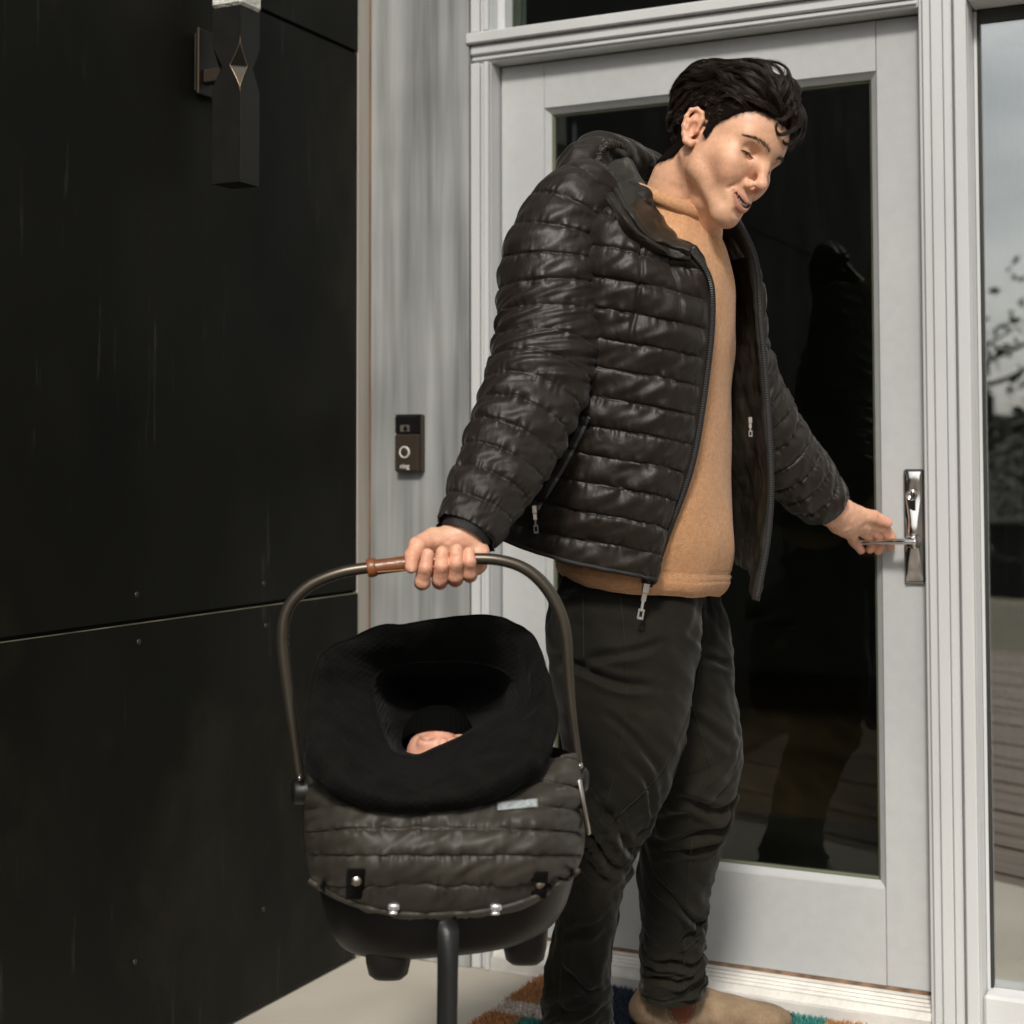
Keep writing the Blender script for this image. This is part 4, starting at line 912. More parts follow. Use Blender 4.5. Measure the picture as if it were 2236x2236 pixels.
st_ = sst(-.045, -.075, HV[:, 2])*sst(.0, .03, HV[:, 0])*.10; C = blend(C, st_, (.25, .17, .12))
for k in range(26):                                     # moles and freckles
    p = np.array([rng.uniform(.0, .075), -.06, rng.uniform(-.09, .01)]); C = blend(C, .45*np.exp(-((np.linalg.norm((HV-p)[:, ::2], axis=1)/rng.uniform(.0008, .0014))**2))*(HV[:, 1] < 0), (.20, .09, .05))
C = blend(C, np.where(ear, 0, sst(-.008, .008, hm+.006*fbm(HV*np.array([160, 160, 60]), 12, 2))*(HV[:, 0] > -.13)*(HV[:, 2] > -.08)), (.030, .020, .014))
C *= (1+.07*fbm(HV*120, 3, 3)+.05*fbm(HV*34, 6, 2))[:, None]

def px_sdf(chains, k):
    """chains of (x, y, Y, radius px) blended together; each chain kept apart from its neighbours"""
    W_ = [([at(*p[:3]).astype(np.float32) for p in c], [pxm(p[3], p[2]) for p in c]) for c in chains]
    def f_(P):
        d = None
        for pts, rs in W_:
            e = chain(P, pts, rs, .004); d = e if d is None else smin(d, e, k)
        return d
    lo = np.min([np.min(w[0], 0)-max(w[1]) for w in W_], 0)-.004; hi = np.max([np.max(w[0], 0)+max(w[1]) for w in W_], 0)+.004
    return f_, lo, hi, W_
RP = [[(1046, 1105, 2.475, 36), (1014, 1166, 2.448, 33)], [(1014, 1166, 2.448, 33), (985, 1190, 2.446, 31), (985, 1236, 2.446, 29)], [(1000, 1165, 2.446, 27), (950, 1180, 2.430, 24), (925, 1198, 2.420, 19)],
      [(1030, 1176, 2.446, 28), (1046, 1205, 2.438, 22), (1046, 1232, 2.434, 19)], [(930, 1240, 2.438, 19), (1030, 1240, 2.438, 19)]]
RFI = [[(925, 1250, 2.440, 15), (922, 1272, 2.410, 15), (923, 1270, 2.385, 14.5), (929, 1240, 2.3715, 13.5), (934, 1211, 2.374, 12.5)],
       [(960, 1248, 2.442, 15), (961, 1270, 2.410, 15), (961, 1264, 2.386, 14.5), (964, 1236, 2.3715, 14), (966, 1206, 2.375, 13)],
       [(994, 1244, 2.442, 15), (994, 1265, 2.410, 15), (994, 1258, 2.387, 14.5), (996, 1230, 2.3725, 14), (997, 1202, 2.376, 13)],
       [(1026, 1238, 2.442, 14), (1026, 1256, 2.412, 14), (1025, 1250, 2.389, 13.5), (1025, 1226, 2.3765, 12.5), (1024, 1207, 2.379, 11.5)],
       [(945, 1176, 2.430, 22), (913, 1192, 2.402, 18.5), (902, 1212, 2.390, 16), (898, 1238, 2.385, 13)]]
def hand(palm, fingers, res):
    fp, l1, h1, _ = px_sdf(palm, .012); ff = [px_sdf([c], .001) for c in fingers]
    lo = np.min([l1]+[q[1] for q in ff], 0); hi = np.max([h1]+[q[2] for q in ff], 0)
    def f_(P):
        d = fp(P); e = None
        for q in ff: x = q[0](P); e = x if e is None else smin(e, x, .0016)
        return smin(d, e, .005)
    V, F = surfnet(f_, lo, hi, res)
    V = V+vnormals(V, F)*(.0006*fbm(V*90, 5, 2))[:, None]
    C = np.tile(np.array([.72, .405, .27]), (len(V), 1)); dp = fp(V.astype(np.float32))
    C = blend(C, .35*sst(.004, .014, dp), (.70, .34, .225))
    for q in ff:                                           # redder joints and pale nails
        w = q[3][0]
        for p in w[0][1:-1]: C = blend(C, .30*np.exp(-(np.linalg.norm(V-p, axis=1)/(w[1][1]*1.1))**2), (.66, .29, .19))
    for q in ff:                                           # creases across the joints
        pts, rs = q[3][0]; dq = q[0](V.astype(np.float32))
        for k in range(1, len(pts)-1):
            ax_ = nrm(np.array(pts[k+1], float)-np.array(pts[k-1], float)); a_ = (V-pts[k])@ax_
            for o_ in (-.0022, .0012): C = blend(C, .42*np.exp(-((a_-o_+.0006*np.sin(V[:, 0]*900))/.00075)**2)*(dq < .002)*(np.linalg.norm(V-pts[k], axis=1) < rs[k]*1.25), (.40, .15, .09))
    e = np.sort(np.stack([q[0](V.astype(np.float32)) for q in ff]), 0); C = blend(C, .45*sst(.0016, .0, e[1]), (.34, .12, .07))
    C *= (1+.07*fbm(V*150, 8, 3))[:, None]
    return V, F, C
RFI = [[(x, y, Y, r*1.09) for x, y, Y, r in c] for c in RFI]
RHV, RHF, RHC = hand(RP, RFI, .0013)
LP_ = [[(1780, 1075, 3.18, 36), (1820, 1116, 3.205, 34)], [(1820, 1116, 3.205, 34), (1852, 1132, 3.24, 31), (1884, 1146, 3.268, 22)], [(1835, 1140, 3.225, 28), (1858, 1163, 3.262, 17)], [(1845, 1118, 3.22, 26), (1872, 1124, 3.238, 19)]]
LFI = [[(1866, 1122, 3.235, 19), (1908, 1130, 3.255, 15), (1938, 1141, 3.262, 10.5)],
       [(1888, 1142, 3.268, 15), (1930, 1152, 3.286, 13.5), (1944, 1172, 3.298, 12), (1944, 1194, 3.306, 10)],
       [(1884, 1148, 3.270, 14), (1916, 1164, 3.296, 13), (1928, 1184, 3.312, 12), (1918, 1202, 3.318, 10)],
       [(1873, 1153, 3.268, 13.5), (1898, 1170, 3.300, 12), (1906, 1188, 3.316, 10.5), (1900, 1200, 3.320, 9)],
       [(1856, 1160, 3.262, 13), (1864, 1180, 3.296, 11.5), (1880, 1201, 3.318, 9)]]
LHV, LHF, LHC = hand(LP_, LFI, .0013)
def trunk_sdf(P):
    d = None
    def add(a, b, ra, rb):
        nonlocal d; e = S_cone(P, a, b, ra, rb); d = e if d is None else smin(d, e, .05)
    c0, c1, c2 = cen(.95), cen(1.25), cen(1.50); L3 = LD
    for s in (-1, 1): add(c0+L3*s*.05-FD*.01, c2+L3*s*.07, .07, .07)
    add(c2, at(1470, 440, 2.735), .07, .05)
    add(c2-L3*.10, at(1232, 540, 2.66), .055, .048); add(at(1232, 540, 2.66), at(1170, 840, 2.58), .048, .040); add(at(1170, 840, 2.58), at(1030, 1140, 2.46), .040, .028)
    add(c2+L3*.10, at(1525, 600, 3.0), .055, .045); add(at(1525, 600, 3.0), at(1640, 900, 3.08), .045, .040); add(at(1640, 900, 3.08), at(1800, 1095, 3.19), .040, .028)
    add(c0-L3*.07-FD*.02, at(1372, 1560, 2.80), .05, .04); add(at(1372, 1560, 2.80), at(1330, 1800, 2.80), .04, .024); add(at(1330, 1800, 2.80), at(1262, 2150, 2.88), .024, .022); add(at(1262, 2150, 2.88), at(1262, 2320, 2.88), .03, .03)
    add(c0+L3*.07-FD*.02, at(1510, 1640, 2.995), .05, .036); add(at(1510, 1640, 2.995), at(1468, 2090, 3.17), .04, .026)
    return d
TV, TF = surfnet(trunk_sdf, (-.15, 2.30, .03), (.85, 3.32, 1.70), .016)
BVV = np.concatenate([h2w(HV), RHV, LHV, TV]); o1, o2, o3 = len(HV), len(HV)+len(RHV), len(HV)+len(RHV)+len(LHV)
m_skin = mat('skin', (.6, .33, .2), .44, spec=.42, vc=True, var=.07, vscale=45, fine=.07, fscale=420., bump=.30, bscale=520, bdist=.0010, sss=.16, rvar=.07)
BODY = part('body', (BVV, np.concatenate([HF, RHF+o1, LHF+o2, TF+o3])), m_skin, MAN); vcol(BODY, np.concatenate([C, RHC, LHC, np.tile(skin, (len(TV), 1))]))
# eyeballs and teeth
m_eye = mat('eyeball', (.7, .66, .6), .15, vc=True)
for s in (0, 1):
    P = []; gz = nrm(np.array([.90, -.10, -.36]))
    th = np.linspace(0, np.pi, 20); ph = np.linspace(0, 2*np.pi, 28, endpoint=False)
    sp_ = np.stack([np.sin(th)[None]*np.cos(ph)[:, None], np.sin(th)[None]*np.sin(ph)[:, None], np.cos(th)[None]+0*ph[:, None]], -1)
    V = EYE[s]+sp_*.0126; g = (sp_@gz).reshape(-1); cl = np.where((g > .97)[:, None], (.01, .008, .006), np.where((g > .82)[:, None], (.07, .035, .018), (.60, .55, .50)))
    o = part('eye', grid(h2w(V.reshape(-1, 3)).reshape(28, 20, 3), True), m_eye, BODY); vcol(o, cl.astype(float))
m_tooth2 = mat('teeth', (.82, .78, .70), .25)
ty = np.linspace(-.021, .021, 9); tz = -.0672+.0125*(np.abs(ty)/.0285)**1.7
for p_ in on_face(ty, tz, -.0042):
    part('tooth', cbox((-.0022, -.00262, -.0044), (.0022, .00262, .0034), .0007, HM.T, h2w(p_)), m_tooth2, BODY)
m_nail = mat('fingernail', (.74, .46, .36), .28, spec=.5)
def nail(x, y, Y, wx, wz, tilt):
    c = at(x, y, Y); P = np.array([[c+CR*(wx*a*math.cos(tilt)-wz*b*math.sin(tilt))+CU*(wx*a*math.sin(tilt)+wz*b*math.cos(tilt))+CF*(.0022*a*a+.0012*b*b) for b in np.linspace(-1, 1, 9)*1.0] for a in np.linspace(-1, 1, 9)])
    th_ = np.linspace(-1, 1, 9); o = part('nail', shellgrid(P, .0006), m_nail, BODY); fix_normals(o)
nail(935, 1212, 2.3655, .0046, .0062, -.10); nail(898, 1241, 2.3755, .0044, .0058, .10); nail(1940, 1139, 3.2535, .0040, .0052, -1.2)
# wedding ring
rc = at(1884, 1158, 3.276); part('finger_ring', tube([rc+ .0105*(np.cos(a)*nrm(np.array([-.35, .25, .9]))+np.sin(a)*nrm(np.cross((-.35, .25, .9), (.75, .5, -.4)))) for a in np.linspace(0, 2*np.pi, 25)], [.0016]*25, [.0016]*25, 8, 50), mat('ring_gold', (.75, .52, .24), .2, metal=1.), BODY)

# ---------------------------------------------------------------- hair
m_hair = mat('dark_brown_hair', (.016, .0095, .0055), .44, spec=.45, vc=True)
m_cap = mat('hair_roots', (.008, .0055, .004), .95, spec=.05)
sel = (hm+.003*fbm(HV*120, 9, 2) > .003) & ~ear & (HV[:, 2] > -.075) & (HV[:, 0] > -.125)
fm = sel[HF].all(1); F2 = HF[fm]; ids = np.unique(F2); mp2 = -np.ones(len(HV), int); mp2[ids] = np.arange(len(ids))
EC, ER = np.array([-.015, 0, .048]), np.array([.103, .0765, .085])
def vol(p):
    """how far the hair stands off the skull"""
    tp_ = sst(.05, .105, p[..., 2]); bk_ = sst(-.03, -.09, p[..., 0])*sst(-.06, .01, p[..., 2]); return .0050+tp_*(.010+.017*sst(-.06, .03, p[..., 0]))+.005*sst(.03, .07, p[..., 2])+.012*bk_
off = np.minimum(vol(HV[ids])*.55, .001+.30*np.maximum(hm[ids], 0))
HAIR = part('hair', (h2w(HV[ids]+HN[ids]*off[:, None]), mp2[F2]), m_cap, MAN)
cand = np.where(sel & (hm > .003))[0]
def strands(n_clump, per, seed):
    r = np.random.default_rng(seed); w = np.where(HV[cand, 2] > .03, 1.6, 1.0); w /= w.sum()
    gi = r.choice(cand, n_clump, p=w); root = HV[gi]; nr = HN[gi]; x, y, z = root.T
    top = sst(.045, .095, z); front = sst(.01, .07, x)*top; near = sst(.01, -.02, y)
    L = .022+.066*top+.010*front*(1-near)+r.uniform(-.016, .018, n_clump); L = np.where(z < -.01, .015, L); L = np.where((x > -.005) & (z < .05), np.minimum(L, .017), L)
    L = np.where(front > .3, L*1.05, L)
    wh = np.array([-.065, .0, .115]); fl = np.array([-1.0, .30, .12])*top[:, None]+np.array([0, -.25, -.25])*(top*near)[:, None]+np.array([-.9, 0, -.45])*(1-top)[:, None]*sst(-.04, .02, x)[:, None]+np.array([-.2, 0, -1.0])*((1-top)*sst(.0, -.05, x))[:, None]
    fl = fl+r.normal(0, .13, (n_clump, 3))
    ns = 12; P = np.zeros((n_clump, ns, 3)); ph_ = 6.28*fbm(root*26, 5, 2)*1.2+r.normal(0, .35, n_clump); base = root.copy(); lay = r.uniform(.55, 1.08, n_clump)*np.where(r.uniform(0, 1, n_clump) < .18, 1.28, 1)
    for i in range(ns):
        t = i/(ns-1)
        nl = nrm((base-EC)/ER**2); tang = nrm(fl-(fl*nl).sum(-1, keepdims=True)*nl); side = np.cross(nl, tang)
        offs = (vol(base)*lay)*(1-(1-min(1, t*3.2))**2)
        wv = (.0012+.0062*top)*(.25+t); P[:, i] = base+nl*(offs+.0022*top*np.sin(t*9+ph_)*t)[:, None]+side*(wv*np.sin(t*7.2+ph_))[:, None]
        base = base+tang*(L/(ns-1))[:, None]; q = (base-EC)/ER; k0 = np.linalg.norm(q, axis=1, keepdims=True); base = np.where((base[:, 2:] > -.02) & (k0 < 1.25), EC+q/k0*ER*np.maximum(1, np.minimum(k0, 1.02)), base)
        fl = fl+np.array([0, 0, -.12])*(top*t)[:, None]
    t = np.linspace(0, 1, ns); out = []
    for c in range(per):
        o_ = r.normal(0, 1, (n_clump, 3))*.0034; o_ -= (o_*nr).sum(-1, keepdims=True)*nr*.7
        out.append(P+o_[:, None]*(1.0-.70*t)[None, :, None]+r.normal(0, .0002, P.shape)*t[None, :, None])
    return np.concatenate(out)
def strand_mesh(S, w0, seed):
    r = np.random.default_rng(seed); n, k, _ = S.shape; T = nrm(np.gradient(S, axis=1)); A = nrm(np.cross(T, nrm(r.normal(0, 1, (n, 1, 3))))); B = np.cross(T, A)
    w = (w0*(1-np.linspace(0, 1, k)**2.2*.85))[None, :, None]*r.uniform(.7, 1.2, (n, 1, 1))
    R = np.stack([S+A*w, S-A*w*.5+B*w*.87, S-A*w*.5-B*w*.87], 2).reshape(-1, 3)
    i, j, c = np.meshgrid(np.arange(n), np.arange(k-1), np.arange(3), indexing='ij'); b = i*k*3+j*3; c2 = (c+1) % 3
    return R, np.stack([b+c, b+c2, b+3+c2, b+3+c], -1).reshape(-1, 4), n*0+k*3
S = strands(600, 34, 11); V, Fq, kk_ = strand_mesh(h2w(S.reshape(-1, 3)).reshape(S.shape), .00032, 3)
sh_ = np.repeat(rng.uniform(.4, 2.2, len(S)), kk_)[:, None]*np.array([.0135, .0080, .0044])
o = part('hair_strands', (V, Fq), m_hair, HAIR); vcol(o, sh_)
# loose curls over the forehead
cs = []
for k in range(46):
    u_ = rng.uniform(0, 1); a0 = np.array([.052+rng.uniform(-.01, .018), -.012+.062*u_, .118+rng.uniform(-.010, .004)-.020*u_]); ph0 = rng.uniform(-.6, .9); R_ = rng.uniform(.006, .012); dn = rng.uniform(.4, 1.0)*(.25+.75*sst(.1, .45, u_)); sd = rng.uniform(-.5, .5)
    pts = [a0+np.array([.046*t+R_*np.sin(t*5+ph0)*t*.55-.010*t*t*dn, .014*t*sd+R_*.5*np.sin(t*6+ph0*2)*t, .026*t*(1-t)-.052*dn*t*t+R_*.7*(1-np.cos(t*5.2+ph0))*t*.55]) for t in np.linspace(0, 1, 16)]
    for c in range(11): cs.append(np.array(pts)+rng.normal(0, .0016, 3)*(1-.6*np.linspace(0, 1, 16))[:, None])
for (pth, n_) in (([(.078, .020, .112), (.100, .016, .108), (.1135, .008, .090), (.1125, -.004, .070), (.1045, -.014, .060), (.0985, -.022, .066), (.0965, -.023, .076)], 46),
                  ([(.076, .036, .108), (.098, .034, .104), (.1130, .028, .086), (.1140, .018, .064), (.1080, .010, .054), (.1030, .004, .058)], 40),
                  ([(.070, .046, .104), (.092, .050, .096), (.1030, .046, .076), (.1020, .040, .058), (.0980, .034, .052)], 34),
                  ([(.070, -.004, .114), (.092, -.010, .110), (.1040, -.016, .096), (.1010, -.024, .082), (.0940, -.030, .080)], 26),
                  ([(.060, .010, .122), (.088, .008, .124), (.1080, .014, .112), (.1160, .022, .094), (.1130, .030, .082)], 30)):
    q_ = cr(np.array(pth), 16)
    for c in range(n_): cs.append(q_+rng.normal(0, .0024, 3)*(1-.55*np.linspace(0, 1, 16))[:, None]+rng.normal(0, .0005, (16, 3)))
cs = np.array(cs); V, Fq, kk_ = strand_mesh(h2w(cs.reshape(-1, 3)).reshape(cs.shape), .0005, 9)
o = part('forehead_curls', (V, Fq), m_hair, HAIR); vcol(o, np.repeat(rng.uniform(.6, 1.5, len(cs)), kk_)[:, None]*np.array([.016, .0098, .0058]))
# eyebrows and lashes
hb = BVHTree.FromPolygons([Vector(v) for v in HV], HF.tolist())
for s in (-1, 1):
    bs = []
    for k in range(300):
        t = rng.uniform(0, 1); y = s*(.0115+.047*t); z = .0265+.0080*math.sin(t*2.4)-.004*t*t+rng.normal(0, .0030)*(1-.65*t)
        h = hb.ray_cast(Vector((.2, y, z)), Vector((-1, 0, 0)))
        if not h[0]: continue
        p = np.array(h[0]); nn = np.array(h[1]); nn = nn if nn[0] > 0 else -nn; d = np.array([-.3*t, s*(.5+.5*t), .6*(1-t)-.15*t]); d = nrm(d-(d@nn)*nn+nn*.22)
        bs.append(np.array([p+d*.0075*q for q in np.linspace(0, 1, 5)]))
    bs = np.array(bs); V, Fq, kk_ = strand_mesh(h2w(bs.reshape(-1, 3)).reshape(bs.shape), .00014, 5)
    o = part('eyebrow', (V, Fq), m_hair, HAIR); vcol(o, np.tile((.06, .035, .022), (len(V), 1)))
    ly = s*np.linspace(.0190, .0480, 9); lz = .0050+.0030*np.sin(np.linspace(0, np.pi, 9)); lp = []
    for y, z in zip(ly, lz):
        h = hb.ray_cast(Vector((.2, y, z)), Vector((-1, 0, 0))); lp.append(np.array(h[0])+np.array([.0004, 0, -.0002]))
    o = part('eyelashes', tube(h2w(np.array(lp)), [.0004, .0008, .0010, .0012, .0012, .0012, .0012, .0010, .0005], None, 6, 30), m_hair, HAIR); vcol(o, np.tile((.012, .008, .006), (len(o.data.vertices), 1)))
# ================================================================== INFANT CAR SEAT
CS = thing('infant_car_seat', at(965, 2085, 2.40), 'black infant car seat with padded hood and brown leather grip, held by its handle', 'car seat')
m_shell = mat('black_plastic', (.0065, .0065, .006), .45, spec=.4, var=.2, vscale=10, bump=.05, bscale=300)
m_hdl = mat('dark_bronze_tube', (.095, .082, .064), .30, metal=.75, rvar=.08, vscale=8)
m_lth = mat('brown_leather', (.22, .075, .022), .42, var=.3, vscale=14, bump=.25, bscale=140, bdist=.002, coat=.2)
m_quilt = mat('olive_black_ripstop', (.040, .036, .028), .52, spec=.32, var=.12, vscale=6, fine=.15, fscale=700., bump=.14, bscale=30, bdet=5, bdist=.006)
m_jer = mat('black_quilted_jersey', (.0062, .0062, .0056), .95, spec=.08, var=.25, vscale=30, fine=.25, fscale=500., sheen=.02)
# lozenge quilting relief on the jersey
def lozenge(m, sc, amt):
    N, L = m.node_tree.nodes, m.node_tree.links; t = N.new('ShaderNodeTexCoord'); s = N.new('ShaderNodeSeparateXYZ'); L.new(t.outputs['Object'], s.inputs[0]); hs2 = []
    for sg in (1, -1):
        a = N.new('ShaderNodeMath'); a.operation = 'MULTIPLY_ADD'; L.new(s.outputs[2], a.inputs[0]); a.inputs[1].default_value = sg*1.35; L.new(s.outputs[0], a.inputs[2])
        b = N.new('ShaderNodeMath'); b.operation = 'MULTIPLY'; b.inputs[1].default_value = sc; L.new(a.outputs[0], b.inputs[0]); c = N.new('ShaderNodeMath'); c.operation = 'PINGPONG'; c.inputs[1].default_value = .5; L.new(b.outputs[0], c.inputs[0]); hs2.append(c)
    mn = N.new('ShaderNodeMath'); mn.operation = 'MINIMUM'; L.new(hs2[0].outputs[0], mn.inputs[0]); L.new(hs2[1].outputs[0], mn.inputs[1])
    bp = N.new('ShaderNodeBump'); bp.inputs['Strength'].default_value = amt; bp.inputs['Distance'].default_value = .004; L.new(mn.outputs[0], bp.inputs['Height']); L.new(bp.outputs[0], N['Principled BSDF'].inputs['Normal'])
lozenge(m_jer, 70, .45)
hpx_ = [(655, 1703), (643, 1610), (631, 1525), (620, 1440), (617, 1385), (624, 1340), (645, 1305), (685, 1273), (745, 1250), (810, 1239), (891, 1230), (960, 1225), (1041, 1220), (1100, 1225), (1150, 1244), (1192, 1282), (1222, 1335), (1236, 1390), (1242, 1470), (1250, 1560), (1264, 1668)]
hpt = np.array([at(x, y, 2.405) for x, y in hpx_]); r_ = np.array([pxm(v, 2.4) for v in [9, 11, 13, 14, 14, 13, 13, 13, 13, 12.5, 12.5, 12.5, 12.5, 12.5, 13, 14, 13.5, 13, 11, 9, 8]])
HD = part('handle', tube(hpt, r_, r_, 20, 220), m_hdl, CS)
gp = hpt[9:13]; gp = np.array([at(803, 1241, 2.405), at(850, 1235, 2.405), at(891, 1230, 2.405), at(960, 1225, 2.405), at(1020, 1221, 2.405), at(1030, 1220.5, 2.405)])
gr = part('leather_grip', tube(gp, [pxm(16.5, 2.4)]*6, [pxm(16.5, 2.4)]*6, 24, 80, disp=lambda ph, s, fr: .0004*n2(ph*3, fr*20, 2)), m_lth, HD)
part('grip_band', tube([at(803, 1241, 2.405), at(812, 1239.5, 2.405), at(821, 1238.2, 2.405)], [pxm(20, 2.4)]*3, None, 24, 12, disp=lambda ph, s, fr: .0012*np.sin(fr*np.pi)**.5-.0006), m_lth, gr)
part('grip_stitch', tube([at(824+k*8, 1249-k*.62, 2.3925) for k in range(9)], [.0008]*9, None, 6, 40), mat('grip_thread', (.35, .2, .1), .8), gr)
# shell: bucket tapering downwards, bottom edge rising to the right
ys = np.array([1690, 1750, 1850, 1930, 1990, 2040, 2072, 2086, 2088]); xl = np.array([672, 668, 670, 676, 688, 706, 732, 780, 900]); xr = np.array([1258, 1264, 1270, 1266, 1254, 1236, 1205, 1150, 1030])
dep = np.array([.17, .185, .20, .21, .21, .205, .19, .15, .05])
t_ = np.linspace(0, len(ys)-1, 70); Cc = cr(np.stack([ys, xl, xr, dep*1000], 1).astype(float), 70); ph = np.linspace(0, 2*np.pi, 100, endpoint=False)
P = np.zeros((100, 70, 3))
for j in range(70):
    y, a, b, dd = Cc[j]; cx_, rx_ = (a+b)/2, (b-a)/2; w = np.clip((y-1800)/250, 0, 1)
    for i, q in enumerate(ph):
        se = lambda v: math.copysign(abs(v)**.72, v)
        x = cx_+rx_*se(math.cos(q)); Y = 2.53+dd/1000*.86*se(math.sin(q)); P[i, j] = at(x, y-.085*(x-965)*w, 2.40)*1.; P[i, j] += np.array([0, Y-2.40, 0])
shl = part('shell', grid(P, True), m_shell, CS); fix_normals(shl)
for x, y, Y in ((848, 2098, 2.40), (1146, 2066, 2.44)):
    prof_ = [(.002, -.026), (.016, -.025), (.022, -.018), (.025, .0), (.027, .03)]
    P = np.array([[at(x, y, Y)+np.array([a*1.35*math.copysign(abs(math.cos(q))**.7, math.cos(q)), a*math.copysign(abs(math.sin(q))**.7, math.sin(q)), h]) for a, h in prof_] for q in np.linspace(0, 2*np.pi, 24, endpoint=False)])
    o = part('foot', grid(P, True), m_shell, CS); fix_normals(o)
# padded foot muff
nu_, nv_ = 320, 220
aa = np.linspace(-1, 1, nu_)[:, None]; bb = np.linspace(0, 1, nv_)[None]
ytop = 1698-52*sst(.35, 1, aa)-8*sst(-.5, -1, aa); ybot = 1999-88*np.abs(aa)**2.6-10*aa; y = ytop+(ybot-ytop)*bb
xc, xw = 968+4*bb, 302+6*np.sin(bb*np.pi)
xx = xc+aa*xw*(1-.05*np.clip((bb-.75)/.25, 0, 1)**2)
bul = (1-np.abs(aa)**4.2)**.6; bv_ = np.sin((.10+bb*.70)*np.pi)**.7
Yd = 2.43-.205*bul*bv_
P = np.zeros((nu_, nv_, 3))
dx_ = (xx-PP_X)/F_PX; dy_ = (PP_Y-y)/F_PX; D_ = CR*dx_[..., None]+CU*dy_[..., None]+CF; P = CO+D_*(Yd/D_[..., 1])[..., None]
rowc = np.interp(y+16*np.abs(aa)**3*np.sign(1870-y)*0-26*np.abs(aa)**4*np.clip((1870-y)/150, 0, 1), [1640, 1700, 1756, 1811, 1867, 1931, 2010], [0, 1, 2, 3, 4, 5, 6])
um = aa*.22
d = puffs(rowc+0*aa, um+.0*bb, 90, .0075)
d = d+.0050*n2(um*42+y*.006, y*.012, 97, 2)*sst(1880, 1800, y)*sst(1740, 1780, y)
N = gnormals(P); N *= np.sign((N*np.array([0, -1, 0])).sum(-1).mean()); P = P+N*(d*sst(1, .94, np.abs(aa)))[..., None]
MF = part('foot_muff', shellgrid(P, .01, N), m_quilt, CS); fix_normals(MF)
mfb = BVHTree.FromPolygons([Vector(v) for v in P.reshape(-1, 3)], gridf(nu_, nv_).tolist())
def onm(x, y, off=.004):
    dd = Vector(ray(x, y)).normalized(); h = mfb.ray_cast(Vector(CO), dd); return np.array(h[0]-dd*off) if h[0] else at(x, y, 2.3)
rimp = [onm(968+a*298, 1996-88*abs(a)**2.6-10*a, .002) for a in np.linspace(-.985, .985, 60)]
part('piping', tube(rimp, [.0045]*60, None, 10, 200), m_quilt, MF)
for x, y0, y1, w_ in ((776, 1897, 1962, 40), (1176, 1904, 1960, 38)):
    pts = [onm(x+4*(1-t)-2, y0+(y1-y0)*t, .006) for t in np.linspace(0, 1, 8)]
    st = part('snap_strap', ribbon(np.array(pts), pxm(w_, 2.25), .003, CR, 30), m_jer, MF)
    part('snap', lathe([(.0001, .0045), (.004, .0042), (.0068, .0028), (.0078, .0006), (.0078, -.001)], (0, -1, .12), onm(x+2, y0+25, .008), 20), m_nick, st)
for x, y in ((860, 1984), (1083, 1985)):
    c = onm(x, y-3, .007); b_ = part('clip', cbox((-.0085, -.003, -.0045), (.0085, .003, .0055), .0025, np.array([CR, CF, CU]), c), mat('bright_clip', (.8, .8, .82), .25, metal=.8), MF)
    part('clip_tab', cbox((-.0075, -.003, -.0105), (.0055, .002, -.0052), .002, np.array([CR, CF, CU]), c), b_.data.materials[0], b_)
q = np.array([[onm(1086+88*s_, 1752-8*s_+18*t_*1.0, .003) for t_ in np.linspace(0, 1, 5)] for s_ in np.linspace(0, 1, 20)])
tg = part('label_tag', shellgrid(q, .001), mat('grey_woven_label', (.30, .33, .34), .8, var=.35, vscale=90, bump=.3, bscale=300), MF); fix_normals(tg)
# soft hood with face opening
outer = [(940, 1352), (1040, 1345), (1115, 1354), (1163, 1388), (1190, 1448), (1207, 1520), (1216, 1590), (1210, 1640), (1180, 1690), (1120, 1730), (1050, 1759), (960, 1778), (880, 1781), (800, 1766), (722, 1736), (674, 1690), (661, 1640), (668, 1560), (680, 1480), (714, 1417), (785, 1383), (860, 1364)]
inner = [(945, 1450), (1015, 1450), (1075, 1460), (1115, 1482), (1129, 1512), (1124, 1545), (1095, 1562), (1058, 1582), (1017, 1603), (985, 1618), (950, 1633), (915, 1649), (890, 1648), (862, 1640), (846, 1618), (834, 1585), (824, 1550), (818, 1515), (822, 1485), (840, 1465), (870, 1455), (905, 1451)]
O_ = crc(np.array(outer, float), 360); I_ = crc(np.array(inner, float), 360)
yo = lambda y: np.interp(y, [1345, 1450, 1600, 1781], [2.56, 2.44, 2.35, 2.262]); yi = lambda y: np.interp(y, [1450, 1540, 1650], [2.60, 2.50, 2.415])
ts = [-.10, -.03, 0, .06, .14, .25, .38, .52, .68, .82, .93, 1.0]
rows_ = []
for t in ts:
    tt = min(max(t, 0), 1); X2 = O_*(1-tt)+I_*tt; Yr = yo(O_[:, 1])*(1-tt)+yi(I_[:, 1])*tt
    low = sst(1480, 1680, O_[:, 1])
    Yr = Yr-(.075*low+.020)*np.sin(np.pi*min(tt**.75, 1))
    if t < 0: Yr = Yr+.30*(-t)*1.2; X2 = X2+(np.array([940, 1560])-X2)*(-t)*.35
    dx_ = (X2[:, 0]-PP_X)/F_PX; dy_ = (PP_Y-X2[:, 1])/F_PX; D_ = CR*dx_[:, None]+CU*dy_[:, None]+CF; rows_.append(CO+D_*(Yr/D_[:, 1])[:, None])
cI = np.array([950., 1560.])
for k, dz in ((.92, .05), (.80, .12), (.55, .18), (.2, .21), (.02, .22)):
    X2 = cI+(I_-cI)*k; Yr = np.maximum(yi(I_[:, 1]), 2.47)+dz
    dx_ = (X2[:, 0]-PP_X)/F_PX; dy_ = (PP_Y-X2[:, 1])/F_PX; D_ = CR*dx_[:, None]+CU*dy_[:, None]+CF; rows_.append(CO+D_*(Yr/D_[:, 1])[:, None])
